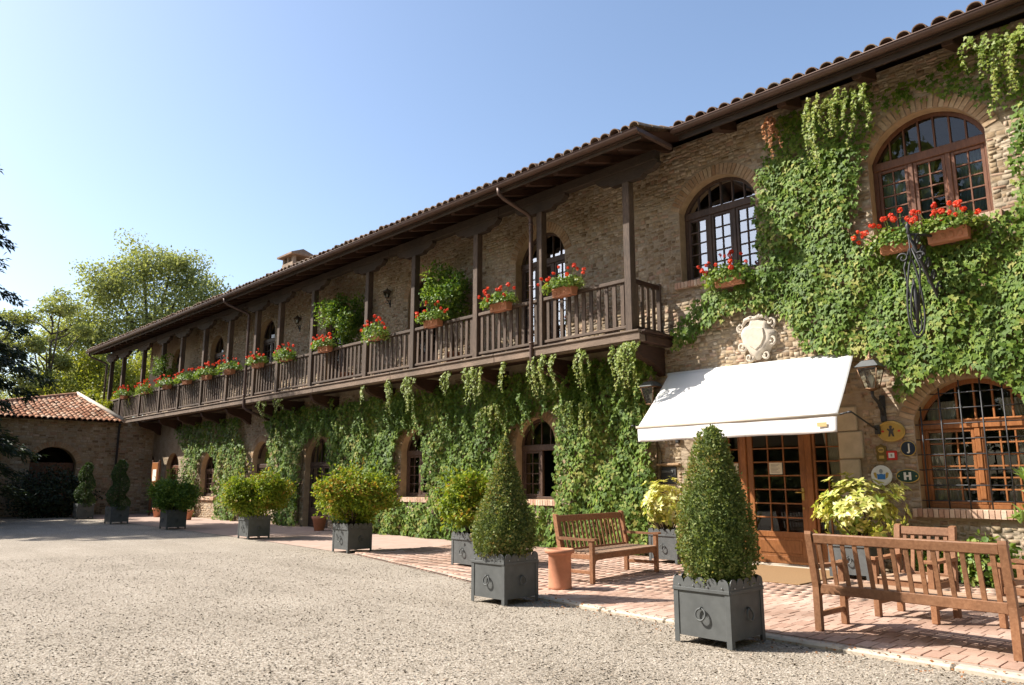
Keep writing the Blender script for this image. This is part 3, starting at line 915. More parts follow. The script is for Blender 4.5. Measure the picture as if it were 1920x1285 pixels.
def window(key, name, nsash, grid, fan, mat, glass='glass', yf=0.20, skip=(), foot=0.0, jamb=0.075, fat=0.055, gbar=0.024, arch_n=16):
    o = OPEN[key]; x0, x1, z0, zs, zt = o
    y0 = Y0 + yf; y1 = y0 + 0.075; yg = y0 + 0.045
    fr = MB()
    z0b = z0 + 0.006
    fr.cbox((x0 + 0.002, y0, z0b), (x0 + jamb, y1, zs), 0.006); fr.cbox((x1 - jamb, y0, z0b), (x1 - 0.002, y1, zs), 0.006)
    fr.cbox((x0 + jamb, y0, z0b), (x1 - jamb, y1, z0b + 0.06), 0.006)
    tr = 0.15
    fr.cbox((x0 + 0.003, y0 - 0.015, zs - tr), (x1 - 0.003, y1 - 0.001, zs), 0.012)
    pi = arc_pts(o, arch_n, -0.07); po = arc_pts(o, arch_n, -0.002)
    cz = zs
    for i in range(arch_n):
        q = [po[i], po[i + 1], pi[i + 1], pi[i]]
        fr.prism(q, lambda u, v: (u, y0 + 0.001, max(v, cz - 0.01)), lambda u, v: (u, y1 - 0.002, max(v, cz - 0.01)))
    panes = []
    cxa, cza, R = arc_of(o)
    def arch_z(x): return cza + math.sqrt(max(0, (R - 0.06) ** 2 - (x - cxa) ** 2))
    if fan:
        xs = [x0 + 0.07 + (x1 - x0 - 0.14) * i / fan for i in range(fan + 1)]
        for i in range(1, fan):
            zt_ = arch_z(xs[i])
            if zt_ > zs + 0.03: fr.cbox((xs[i] - 0.014, y0 + 0.012, zs), (xs[i] + 0.014, y1 - 0.014, zt_ + 0.01), 0.004)
        for i in range(fan):
            a, b = xs[i], xs[i + 1]
            zz = [(a + (b - a) * k / 4, arch_z(a + (b - a) * k / 4)) for k in range(5)]
            pts = [(a, zs + 0.001), (b, zs + 0.001)] + [(x, max(z, zs + 0.002)) for x, z in reversed(zz)]
            panes.append(pts)
    wi = (x1 - x0 - 2 * jamb)
    mull = 0.085
    sw = (wi - mull * (nsash - 1)) / nsash
    ztop = zs - tr; zb = z0b + 0.06
    for i in range(nsash):
        a = x0 + jamb + i * (sw + mull)
        if i < nsash - 1: fr.cbox((a + sw, y0 - 0.004, zb), (a + sw + mull, y1 - 0.003, ztop), 0.012)
        if i in skip: continue
        f = fat
        fb = f + foot
        ya, yb = y0 + 0.012, y1 - 0.01
        fr.cbox((a + 0.002, ya, zb + 0.002), (a + f, yb, ztop - 0.002), 0.005); fr.cbox((a + sw - f, ya, zb + 0.002), (a + sw - 0.002, yb, ztop - 0.002), 0.005)
        fr.cbox((a + f, ya + 0.001, ztop - f), (a + sw - f, yb - 0.001, ztop - 0.003), 0.005); fr.cbox((a + f, ya + 0.001, zb + 0.003), (a + sw - f, yb - 0.001, zb + fb), 0.005)
        nc, nr = grid
        gx0, gx1, gz0, gz1 = a + f, a + sw - f, zb + fb, ztop - f
        for c in range(1, nc):
            xx = gx0 + (gx1 - gx0) * c / nc; fr.cbox((xx - gbar / 2, ya + 0.008, gz0), (xx + gbar / 2, yb - 0.008, gz1), 0.003)
        for r_ in range(1, nr):
            zz = gz0 + (gz1 - gz0) * r_ / nr; fr.cbox((gx0, ya + 0.010, zz - gbar / 2), (gx1, yb - 0.010, zz + gbar / 2), 0.003)
        for c in range(nc):
            for r_ in range(nr):
                xa, xb = gx0 + (gx1 - gx0) * c / nc, gx0 + (gx1 - gx0) * (c + 1) / nc
                za, zb2 = gz0 + (gz1 - gz0) * r_ / nr, gz0 + (gz1 - gz0) * (r_ + 1) / nr
                panes.append([(xa, za), (xb, za), (xb, zb2), (xa, zb2)])
    w = P_(name, fr, mat)
    for p in panes:
        obj('pane', pane_poly(p, yg + random.uniform(-0.002, 0.002)), MAT[glass], w, world=True)
    return w


def curtain(xa, xb, z0, z1, y, mat, parent, gather=0.0, side=1, waves=9):
    """hanging cloth, optionally pulled to one side half way down"""
    nx, nz = 40, 12
    vs = []; fs = []
    for j in range(nz + 1):
        t = j / nz; zz = z1 + (z0 - z1) * t
        pull = gather * math.sin(PI * min(1, t * 1.1)) ** 1.5
        for i in range(nx + 1):
            u = i / nx
            if side > 0: x = xa + (xb - xa) * (1 - pull) * u
            else: x = xb - (xb - xa) * (1 - pull) * (1 - u)
            vs.append((x, y + 0.035 * math.sin(u * waves * 2 * PI + 0.4 * math.sin(5 * t)) * (0.6 + 0.4 * t), zz))
    for j in range(nz):
        for i in range(nx):
            k = j * (nx + 1) + i; fs.append((k, k + 1, k + nx + 2, k + nx + 1))
    return P_('curtain', MB().add(vs, fs, True), mat, parent)


w = window('up_right', 'window', 3, (2, 5), 7, MAT['frame'])
w['label'] = 'arched three-leaf window with teal curtains above the barred window'
x0, x1, z0, zs, zt = OPEN['up_right']
curtain(x0 + 0.08, x0 + 0.66, z0, zs, Y0 + 0.42, MAT['curtain_blue'], w, 0.25, 1)
curtain(x0 + 0.66, x0 + 0.95, z0, zs, Y0 + 0.44, MAT['curtain_blue'], w, 0.4, 1)
curtain(x1 - 0.66, x1 - 0.08, z0, zs, Y0 + 0.42, MAT['curtain_blue'], w, 0.25, -1)
w = window('up_left', 'window', 3, (2, 5), 6, MAT['frame_dark'], 'glass_mirror')
w['label'] = 'arched three-leaf window reflecting the sky beside the gallery end'
x0, x1, z0, zs, zt = OPEN['up_left']
curtain(x0 + 0.05, x0 + 0.45, z0, zs, Y0 + 0.42, MAT['curtain'], w, 0.3, 1)
w = window('low_right', 'window', 2, (3, 6), 6, MAT['door'], fat=0.05)
w['label'] = 'arched ground-floor window with orange wood frames behind iron bars'
x0, x1, z0, zs, zt = OPEN['low_right']
curtain(x0 + 0.08, x0 + 0.55, z0, zs + 0.3, Y0 + 0.40, MAT['curtain'], w, 0.35, 1)
curtain(x1 - 0.55, x1 - 0.08, z0, zs + 0.3, Y0 + 0.40, MAT['curtain'], w, 0.45, -1)
gr = MB()
for i in range(6):
    x = x0 + 0.10 + (x1 - x0 - 0.2) * i / 5
    cx, cz, R = arc_of(OPEN['low_right']); ztop = cz + math.sqrt(R * R - (x - cx) ** 2) - 0.01
    gr.tube([(x, Y0 + 0.03, z0 + 0.002), (x, Y0 + 0.03, ztop)], 0.011, 6)
for j in range(8):
    z = z0 + 0.12 + j * 0.235
    cx, cz, R = arc_of(OPEN['low_right'])
    hw = (x1 - x0) / 2 if z < zs else math.sqrt(max(0.0, R * R - (z - cz) ** 2))
    if hw > 0.2: gr.tube([(cx - hw, Y0 + 0.048, z), (cx + hw, Y0 + 0.048, z)], 0.010, 6)
P_('window_bars', gr, MAT['iron'], w)
w = window('ground_a', 'window', 2, (2, 4), 4, MAT['frame_dark'], skip=(1,))
w['label'] = 'ground-floor casement standing half open between two ivy masses'
window('ground_b', 'window', 2, (2, 4), 4, MAT['frame_dark'])
window('ground_door', 'door', 2, (2, 6), 5, MAT['frame_dark'], 'glass_mirror', foot=0.5)
window('ground_c', 'window', 1, (1, 1), 1, MAT['frame_dark'], 'glass_mirror', fat=0.06)
window('ground_d', 'window', 2, (2, 4), 3, MAT['frame_dark'])
window('ground_e', 'door', 2, (2, 5), 3, MAT['frame'], foot=0.5)
window('ground_f', 'door', 2, (2, 5), 3, MAT['frame'], foot=0.5)
w = window('gal_a', 'window', 3, (2, 8), 6, MAT['frame_dark'], 'glass_mirror', foot=0.25)
w['label'] = 'arched french window opening onto the gallery'
for key in ('gal_b', 'gal_c', 'gal_d', 'gal_e', 'gal_f'):
    window(key, 'door', 2, (2, 6), 3, MAT['frame_dark'], foot=0.55)

# ------------------------------------------------------------------ entrance doorway
x0, x1, z0, zs, zt = OPEN['entrance']
ye = Y0 + 0.26
fr = MB()
fr.cbox((x0 + 0.003, ye, 0.035), (x0 + 0.07, ye + 0.09, zs), 0.008); fr.cbox((x1 - 0.07, ye, 0.035), (x1 - 0.003, ye + 0.09, zs), 0.008)
fr.cbox((-7.50, ye - 0.01, 0.035), (-7.375, ye + 0.088, 2.46), 0.012); fr.cbox((-6.225, ye - 0.01, 0.035), (-6.10, ye + 0.088, 2.46), 0.012)
fr.cbox((x0 + 0.07, ye - 0.012, 2.46), (x1 - 0.07, ye + 0.087, 2.62), 0.012)
pl = arc_pts(OPEN['entrance'], 14, -0.004)
fr.prism(pl, lambda u, v: (u, ye + 0.02, v), lambda u, v: (u, ye + 0.07, v))
entr = P_('door_frame', fr, MAT['door'])


def glazed(parent, name, xa, xb, nc, nr, zg0, zg1, side=0.115, panel=True, ytop=2.44, y=None):
    y = ye + 0.02 if y is None else y
    d = MB()
    d.cbox((xa, y, 0.04), (xa + side, y + 0.05, ytop), 0.006); d.cbox((xb - side, y, 0.04), (xb, y + 0.05, ytop), 0.006)
    d.cbox((xa + side, y + 0.001, zg1), (xb - side, y + 0.049, ytop - 0.001), 0.006)
    d.cbox((xa + side, y + 0.001, zg0 - 0.10), (xb - side, y + 0.049, zg0), 0.006)
    d.cbox((xa + side, y + 0.001, 0.041), (xb - side, y + 0.049, 0.17), 0.006)
    d.cbox((xa + side, y + 0.018, 0.17), (xb - side, y + 0.035, zg0 - 0.10), 0.002)
    d.cbox((xa + side + 0.05, y + 0.006, 0.215), (xb - side - 0.05, y + 0.034, zg0 - 0.145), 0.012)
    ga, gb = xa + side, xb - side
    for c in range(1, nc):
        xx = ga + (gb - ga) * c / nc; d.cbox((xx - 0.013, y + 0.006, zg0), (xx + 0.013, y + 0.044, zg1), 0.003)
    for r_ in range(1, nr):
        zz = zg0 + (zg1 - zg0) * r_ / nr; d.cbox((ga, y + 0.008, zz - 0.013), (gb, y + 0.042, zz + 0.013), 0.003)
    o = P_(name, d, MAT['door'], parent)
    for c in range(nc):
        for r_ in range(nr):
            xa2, xb2 = ga + (gb - ga) * c / nc, ga + (gb - ga) * (c + 1) / nc
            za, zb = zg0 + (zg1 - zg0) * r_ / nr, zg0 + (zg1 - zg0) * (r_ + 1) / nr
            obj('pane', pane_poly([(xa2, za), (xb2, za), (xb2, zb), (xa2, zb)], y + 0.026), MAT['glass'], o, world=True)
    return o


dl = glazed(inn, 'door', -7.37, -6.23, 3, 7, 0.60, 2.34)
dl['label'] = 'glazed orange-brown wooden entrance door'
glazed(inn, 'side_light', -7.785, -7.505, 1, 7, 0.60, 2.34, 0.05)
sl = glazed(inn, 'side_light', -6.095, -5.575, 2, 7, 0.60, 2.34, 0.05)
curtain(-5.95, -5.58, 0.5, 2.4, ye + 0.16, MAT['curtain'], sl, 0.3, -1)
hd = MB().tube([(-6.31, ye + 0.02, 1.30), (-6.31, ye - 0.04, 1.30), (-6.38, ye - 0.045, 1.30), (-6.43, ye - 0.04, 1.295)], 0.012, 8)
hd.cbox((-6.335, ye + 0.008, 1.16), (-6.285, ye + 0.022, 1.38), 0.006)
P_('handle', hd, MAT['brass'], dl)
P_('lock', MB().lathe([(0.02, 0), (0.02, 0.01)], 12).mesh('lock'), MAT['brass'], dl).matrix_basis = Matrix.Translation((-6.31, ye + 0.012, 1.02)) @ Matrix.Rotation(PI / 2, 4, 'X')
nt_ = MB().box((-6.935, ye + 0.034, 1.62), (-6.685, ye + 0.038, 1.84))
notice = P_('notice', nt_, MAT['paper'], dl)
ln = MB()
for i in range(7): ln.box((-6.90, ye + 0.0325, 1.80 - 0.024 * i), (-6.73 - 0.03 * (i % 3), ye + 0.0335, 1.805 - 0.024 * i))
P_('print', ln, MAT['ink'], dl)
P_('notice', MB().box((-7.71, ye + 0.034, 1.62), (-7.57, ye + 0.038, 1.84)), MAT['paper'], dl)
P_('threshold', MB().cbox((x0, Y0 - 0.10, 0.0), (x1, Y0 + DEP, 0.036), 0.01), MAT['kerb'])

# ------------------------------------------------------------------ roof
SL = 0.29


def roof_z(y): return 8.10 + SL * (y - 11.1)


roof = P_('roof', MB().add([(-43.4, 11.12, roof_z(11.12) - 0.03), (-8.0, 11.12, roof_z(11.12) - 0.03), (-8.0, 12.22, roof_z(12.22) - 0.03), (2.8, 12.22, roof_z(12.22) - 0.03),
                          (2.8, 17.0, roof_z(17) - 0.03), (-8.0, 17.0, roof_z(17) - 0.03), (-43.4, 17.0, roof_z(17) - 0.03), (2.8, 22, roof_z(12) - 0.03), (-43.4, 22, roof_z(12) - 0.03)],
                         [(0, 1, 2, 5, 6), (2, 3, 4, 5), (6, 5, 4, 7, 8)]), MAT['timber_y'])


def tile_unit(n=7, L=0.46, w0=0.112, w1=0.092):
    """one curved clay tile, lower end at origin, running up +Y"""
    vs = []; fs = []
    for j, (yy, w, zz) in enumerate(((0, w0, 0.012), (L, w1, 0.0))):
        for t, rr in enumerate((1.0, 0.86)):
            for i in range(n + 1):
                a = PI * i / n
                vs.append((w * rr * math.cos(a), yy, zz + 0.82 * w * rr * math.sin(a)))
    k = n + 1
    for i in range(n):
        fs.append((i, i + 1, 2 * k + i + 1, 2 * k + i)); fs.append((k + i + 1, k + i, 3 * k + i, 3 * k + i + 1)); fs.append((i + 1, i, k + i, k + i + 1))
    return np.array(vs), fs


tv, tf = tile_unit()
tmesh = bpy.data.meshes.new('roof_tile'); tmesh.from_pydata(tv.tolist(), [], tf); tmesh.update(); tmesh.materials.append(MAT['tile'])
for p in tmesh.polygons: p.use_smooth = False
rng = np.random.default_rng(9)
sl_a = math.atan(SL)
edge_x = []
x = 2.7
while x > -43.3:
    edge_x.append(x); x -= 0.25 + rng.normal(0, 0.012)
for x in edge_x:
    ye_ = 11.06 if x < -7.95 else 12.16
    o = bpy.data.objects.new('roof_tile', tmesh)
    o.location = (x, ye_ - 0.07 + rng.normal(0, 0.014), roof_z(ye_) + 0.002 + abs(rng.normal(0, 0.016)))
    o.rotation_euler = (sl_a + rng.normal(0, 0.02), rng.normal(0, 0.05), rng.normal(0, 0.03)); s_ = rng.uniform(0.98, 1.1); o.scale = (s_, 1, s_ * 1.12)
    link(o, roof, True)
TV = []; TF = []; TR = []
q = np.array([f for f in tf])
for x in edge_x:
    yb = 11.06 if x < -7.95 else 12.16
    yy = yb + 0.37
    while yy < 16.9:
        ca, sa = math.cos(sl_a), math.sin(sl_a)
        v = tv * np.array((1.05, 1, 1.0))
        v = np.stack([v[:, 0], v[:, 1] * ca - v[:, 2] * sa, v[:, 1] * sa + v[:, 2] * ca], 1)
        TV.append(v + np.array((x + rng.normal(0, 0.008), yy, roof_z(yy) + 0.004 + abs(rng.normal(0, 0.006))))); TR.append(rng.random())
        yy += 0.37
    # pan tiles between show only their lip at the eave
TV = np.array(TV); nt2 = len(TV)
o = obj('roof_tiles', np_mesh('roof_tiles', TV.reshape(-1, 3), (q[None] + (np.arange(nt2) * len(tv))[:, None, None]).reshape(-1, 4), np.repeat(TR, len(tv))), MAT['tile'], roof, True)
o['kind'] = 'stuff'
# eave boards
P_('eave_board', MB().box((-43.4, 11.10, roof_z(11.1) - 0.10), (-8.0, 11.13, roof_z(11.1) - 0.012)), MAT['timber_x'], roof)
P_('eave_board', MB().box((-7.98, 12.20, roof_z(12.2) - 0.10), (2.8, 12.23, roof_z(12.2) - 0.012)), MAT['timber_x'], roof)


def gutter_mesh(xa, xb, y, z, r=0.085):
    g_ = MB(); n = 8; vs = []; fs = []
    for x in (xa, xb):
        for rr in (r, r - 0.008):
            for i in range(n + 1):
                a = PI + PI * i / n
                vs.append((x, y + rr * math.cos(a), z + rr * math.sin(a)))
    k = n + 1
    for i in range(n):
        fs += [(i, i + 1, 2 * k + i + 1, 2 * k + i), (k + i, k + i + 1, 3 * k + i + 1, 3 * k + i)]
    fs += [(0, k, 3 * k, 2 * k), (n, k + n, 3 * k + n, 2 * k + n)]
    g_.add(vs, fs, True)
    g_.add([vs[i] for i in range(k)], [tuple(range(k))]); g_.add([vs[2 * k + i] for i in range(k)], [tuple(range(k))])
    g_.tube([(xa, y - r, z), (xb, y - r, z)], 0.012, 6)
    return g_


gz1 = roof_z(11.1) - 0.01
gz2 = roof_z(12.2) - 0.01
gu = P_('gutter', gutter_mesh(-43.3, -7.98, 11.03, gz1), MAT['copper'])
# fascia below the right gutter: a broad board of the same brown
gu2 = P_('gutter', gutter_mesh(-7.98, 2.7, 12.13, gz2), MAT['copper'])
P_('eave_fascia', MB().cbox((-7.9, 12.235, gz2 - 0.21), (2.7, 12.275, gz2 - 0.10), 0.006), MAT['timber_x'])
P_('eave_fascia', MB().cbox((-43.2, 11.135, gz1 - 0.16), (-8.02, 11.17, gz1 - 0.095), 0.006), MAT['timber_x'])
rg = MB(); rg.cbox((-8.05, 11.02, gz1 - 0.10), (-7.97, 12.12, gz1 + 0.012), 0.02)
P_('gutter_return', rg, MAT['copper'])
for x in np.arange(-43, -8, 1.05):
    P_('gutter_strap', MB().cbox((x, 10.935, gz1 - 0.012), (x + 0.03, 11.11, gz1 + 0.014), 0.004), MAT['iron'], gu)
for x in np.arange(-7.4, 0, 1.05):
    P_('gutter_strap', MB().cbox((x, 12.035, gz2 - 0.012), (x + 0.03, 12.21, gz2 + 0.014), 0.004), MAT['iron'], gu2)


def downpipe(xo, xp, zb, tail=True):
    pts = [(xo, 11.03, gz1 - 0.07), (xo, 11.05, gz1 - 0.20), (xo + (xp - xo) * 0.15, 11.15, gz1 - 0.30), (xo + (xp - xo) * 0.85, 11.74, gz1 - 0.56), (xp, 11.82, gz1 - 0.64), (xp, 11.83, gz1 - 0.8), (xp, 11.83, zb)]
    if tail: pts += [(xp, 11.84, zb - 0.12), (xp + 0.06, 11.9, zb - 0.2), (xp + 0.25, 12.9, zb - 0.62)]
    d = MB().tube(pts, 0.048, 10)
    for z in np.arange(zb + 0.3, gz1 - 0.9, 1.3): d.tube([(xp, 11.83, z), (xp, 11.83, z + 0.04)], 0.056, 10)
    d.tube([(xp, 11.83, gz1 - 0.84), (xp, 11.83, gz1 - 0.76)], 0.056, 10)
    return P_('downpipe', d, MAT['copper'])


downpipe(-11.9, -11.66, 4.20)
downpipe(-26.5, -26.1, 4.20)
downpipe(-43.0, -42.6, 4.60, False)

# rafters: red-brown rafter tails under the eaves
for x in np.arange(-43.0, -8.2, 0.86):
    P_('rafter', MB().bar((x, 13.0, roof_z(13.0) - 0.155), (x, 11.22, roof_z(11.22) - 0.155), 0.13, 0.15, c=0.01), MAT['timber_y'])
for x in (-7.12, -5.78, -4.43, -3.05, -1.7, -0.4, 1.0):
    P_('rafter', MB().bar((x, 13.0, roof_z(13.0) - 0.19), (x, 12.32, roof_z(12.32) - 0.19), 0.17, 0.20, c=0.01), MAT['timber_y'])
# chimney
ch = P_('chimney', MB().cbox((-27.35, 13.6, 8.6), (-26.45, 14.4, 9.95), 0.01), MAT['tile'], roof)
cb = MB()
for (a, b) in ((-27.33, 13.62), (-26.60, 13.62), (-27.33, 14.25), (-26.60, 14.25), (-26.97, 13.62)): cb.cbox((a, b, 9.95), (a + 0.13, b + 0.13, 10.2), 0.005)
P_('chimney_pillar', cb, MAT['tile'], roof)
P_('chimney_cap', MB().add([(-27.5, 13.45, 10.2), (-26.3, 13.45, 10.2), (-26.3, 14.55, 10.2), (-27.5, 14.55, 10.2), (-27.5, 13.45, 10.27), (-26.3, 13.45, 10.27), (-26.3, 14.55, 10.27), (-27.5, 14.55, 10.27), (-27.4, 14.0, 10.5), (-26.4, 14.0, 10.5)],
    [(0, 1, 2, 3), (0, 1, 5, 4), (1, 2, 6, 5), (2, 3, 7, 6), (3, 0, 4, 7), (4, 5, 9, 8), (6, 7, 8, 9), (5, 6, 9), (7, 4, 8)]), MAT['tile'], roof)
# ------------------------------------------------------------------ timber gallery
gal = thing('timber_gallery', 'long dark timber gallery with posts and slatted railing along the upper floor', 'gallery', (-24, 12.4, 4.2))


def G_(name, mb, mat):
    return obj(name, mb.mesh(name), mat, gal, world=True)


POSTS = [-9.02, -11.49, -13.69, -16.26, -18.52, -21.67, -23.94, -25.71, -27.99, -30.34, -32.75, -34.97, -37.49, -40.4, -42.3]
PY = 12.0
rr = random.Random(4)
gx0, gx1 = -42.6, -8.72
# floor planks
x = gx1
while x > -34:
    G_('floor_board', MB().cbox((x - 0.295, 11.86, 4.335), (x - 0.004, Y0 - 0.002, 4.375 + rr.uniform(-0.003, 0.003)), 0.004), MAT['timber_y'])
    x -= 0.30
G_('floor_board', MB().box((gx0, 11.86, 4.335), (x, Y0 - 0.002, 4.375)), MAT['timber_y'])
# edge beam and moulding, in lengths
x = gx1
while x > gx0 + 0.1:
    L = min(4.2, x - gx0)
    G_('edge_beam', MB().cbox((x - L + 0.003, 11.89, 4.20), (x - 0.003, 12.05, 4.333), 0.012), MAT['fascia'])
    G_('edge_moulding', MB().cbox((x - L + 0.003, 11.82, 4.378), (x - 0.003, 11.93, 4.425), 0.014), MAT['fascia'])
    G_('edge_board', MB().cbox((x - L + 0.004, 11.855, 4.225), (x - 0.004, 11.888, 4.376), 0.006), MAT['fascia'])
    x -= L
G_('edge_beam', MB().cbox((-8.88, 12.06, 4.20), (-8.70, Y0 - 0.003, 4.333), 0.012), MAT['timber_y'])
G_('edge_moulding', MB().cbox((-8.76, 11.94, 4.378), (-8.64, Y0 - 0.003, 4.425), 0.014), MAT['timber_y'])
# brackets below
for px_ in POSTS[:-1]:
    w_ = 0.17
    bk = MB()
    prof = [(11.98, 4.197), (Y0 - 0.002, 4.197), (Y0 - 0.002, 3.62), (12.88, 3.66), (12.72, 3.80), (12.5, 3.88), (12.25, 3.93), (12.06, 4.02)]
    bk.prism(prof, lambda u, v, a=px_: (a - w_ / 2, u, v), lambda u, v, a=px_: (a + w_ / 2, u, v))
    G_('bracket', bk, MAT['timber_y'])
# posts with carved pads
for i, px_ in enumerate(POSTS):
    a = 0.088
    G_('post', MB().cbox((px_ - a, PY - a, 4.427), (px_ + a, PY + a, 7.558), 0.014), MAT['timber'])
    prof = [(-0.80, 7.80), (0.80, 7.80), (0.80, 7.74), (0.68, 7.64), (0.46, 7.62), (0.38, 7.545), (-0.38, 7.545), (-0.46, 7.62), (-0.68, 7.64), (-0.80, 7.74)]
    G_('post_pad', MB().prism(prof, lambda u, v, c=px_: (c + u, PY - 0.075, v + 0.015), lambda u, v, c=px_: (c + u, PY + 0.075, v + 0.015)), MAT['timber_x'])
x = -8.25
while x > -43.0:
    L = min(4.6, x + 43.0)
    G_('eave_beam', MB().cbox((x - L + 0.003, PY - 0.09, 7.822), (x - 0.003, PY + 0.09, 8.03), 0.012), MAT['timber_x'])
    x -= L


# railing
def railing_bay(xa, xb):
    ry = PY - 0.005
    G_('rail', MB().cbox((xa, ry - 0.055, 5.455), (xb, ry + 0.055, 5.535), 0.012), MAT['timber_rail'])
    G_('lower_rail', MB().cbox((xa, ry - 0.04, 4.50), (xb, ry + 0.04, 4.565), 0.01), MAT['timber_rail'])
    n = max(2, int(round((xb - xa) / 0.205)))
    for i in range(n):
        x = xa + (xb - xa) * (i + 0.5) / n + rr.uniform(-0.006, 0.006)
        o = bpy.data.objects.new('baluster', BAL[rr.randrange(3)])
        o.location = (x, ry + rr.uniform(-0.003, 0.003), 5.01)
        o.rotation_euler = (rr.gauss(0, 0.004), rr.gauss(0, 0.006), 0)
        link(o, gal, True)


BAL = []
for i in range(3):
    b = MB().cbox((-0.049 + 0.003 * i, -0.017, -0.444), (0.049 - 0.002 * i, 0.017, 0.444), 0.006).mesh('baluster'); b.materials.append(MAT['timber']); BAL.append(b)
for i in range(len(POSTS) - 1):
    railing_bay(POSTS[i + 1] + 0.09, POSTS[i] - 0.09)
# end return
G_('rail', MB().cbox((-9.07, PY + 0.09, 5.455), (-8.97, Y0 - 0.06, 5.535), 0.012), MAT['timber_y'])
G_('lower_rail', MB().cbox((-9.06, PY + 0.09, 4.50), (-8.98, Y0 - 0.06, 4.565), 0.01), MAT['timber_y'])
for i in range(4):
    o = bpy.data.objects.new('baluster', BAL[i % 3]); o.location = (-9.02, PY + 0.20 + 0.19 * i, 5.01); o.rotation_euler = (0, 0, PI / 2)
    link(o, gal, True)
G_('wall_post', MB().cbox((-9.07, Y0 - 0.06, 4.43), (-8.97, Y0 - 0.002, 5.58), 0.01), MAT['timber'])

# ------------------------------------------------------------------ small side building closing the court
side = thing('side_building', 'low brick outbuilding with an arched opening and hipped orange tile roof', 'building', (-41, 8, 0))


def S_(name, mb, mat, parent=None):
    return obj(name, mb.mesh(name) if isinstance(mb, MB) else mb, mat, parent or side, world=True)


XW = -38.25
bm = bmesh.new()


def add_loop_y(pts):
    vs = [bm.verts.new((XW, p[0], p[1])) for p in pts]
    return [bm.edges.new((vs[i], vs[(i + 1) % len(vs)])) for i in range(len(vs))]


ao = (7.95, 9.75, 0.004, 2.25, 2.98)
ed = add_loop_y([(3.9, -0.2), (12.99, -0.2), (12.99, 4.19), (11.3, 4.19), (11.25, 4.25), (3.9, 4.25)]) + add_loop_y(loop_of(ao))
bmesh.ops.triangle_fill(bm, use_beauty=True, edges=ed)
sw_me = bpy.data.meshes.new('wall'); bm.to_mesh(sw_me); bm.free()
sw = S_('wall', sw_me, MAT['mortar'])
b = MB(); b.box((-46, 3.9, -0.2), (XW - 0.003, 4.3, 4.25)); b.box((-46, 10.85, -0.2), (XW - 0.003, 11.25, 4.25)); b.box((-46, 4.3, -0.2), (-45.6, 10.85, 4.25))
S_('side_wall', b, MAT['mortar'])
rv = MB(); lp = loop_of(ao)[1:]
for i in range(len(lp) - 1):
    a_, b_ = lp[i], lp[i + 1]
    rv.add([(XW + 0.001, a_[0], a_[1]), (XW + 0.001, b_[0], b_[1]), (XW - 0.45, b_[0], b_[1]), (XW - 0.45, a_[0], a_[1])], [(0, 1, 2, 3)])
S_('door_reveal', rv, MAT['reveal'])
cx, cz, R = arc_of(ao); a1 = math.asin(0.9 / R); cnt = int(2 * a1 * R / 0.085)
for i in range(cnt):
    a = -a1 + 2 * a1 * (i + 0.5) / cnt
    o = bpy.data.objects.new('arch_brick', ab[i % 2]); o.location = (XW + 0.004, cx + (R + 0.12) * math.sin(a), cz + (R + 0.12) * math.cos(a))
    o.rotation_euler = (-a, 0, PI / 2 * 0); o.scale = (0.04, 2 * a1 * R / cnt - 0.01, 0.23)
    link(o, side, True)
SV2 = []; SR2 = []
rng = np.random.default_rng(33)
y = 3.95
while y < 12.9:
    bw_ = rng.uniform(0.6, 1.4); ye2 = min(12.95, y + bw_); z = 0.02
    while z < 4.12:
        h = rng.uniform(0.06, 0.14); u = y
        while u < ye2 - 0.04:
            L = rng.uniform(0.10, 0.32)
            if ye2 - u - L < 0.08: L = ye2 - u
            yc, zc = u + L / 2, z + h / 2
            inside = (7.95 - L / 2 < yc < 9.75 + L / 2 and zc < 2.3) or ((yc - cx) ** 2 + (zc - cz) ** 2 < (R + 0.30) ** 2 and zc > 2.2)
            if not inside:
                k = int(rng.integers(14)); v = svar[k] * np.array((L / 2 - 0.005, rng.uniform(0.006, 0.03), h / 2 - 0.004))
                SV2.append(np.stack([XW - 0.004 - v[:, 1], yc + v[:, 0], zc + v[:, 2]], 1)); SR2.append(rng.random())
            u += L
        z += h
    y = ye2
SV2 = np.array(SV2); n_ = len(SV2)
o = obj('stones', np_mesh('stones', SV2.reshape(-1, 3), (np.array(sq)[None] + (np.arange(n_) * 8)[:, None, None]).reshape(-1, 4), np.repeat(SR2, 8)), MAT['stone'], sw, True)
o['kind'] = 'stuff'
S_('gate', MB().cbox((XW - 0.35, 7.97, 0.01), (XW - 0.29, 9.73, 2.3), 0.01), MAT['frame'])
A = np.array((-37.85, 11.45, 4.16)); B = np.array((-37.85, 3.7, 4.16)); Cc = np.array((-43.0, 10.7, 5.78)); Dd = np.array((-46.4, 11.45, 4.16)); Ee = np.array((-46.4, 3.7, 4.16))
sroof = S_('roof', MB().add([A, B, Cc, Dd, Ee], [(0, 1, 2), (1, 4, 2), (4, 3, 2), (3, 0, 2), (0, 3, 4, 1)]), MAT['timber_y'])
slope = math.atan2(Cc[2] - A[2], A[0] - Cc[0])
TV = []; TR = []
rng = np.random.default_rng(31)
y = 11.38
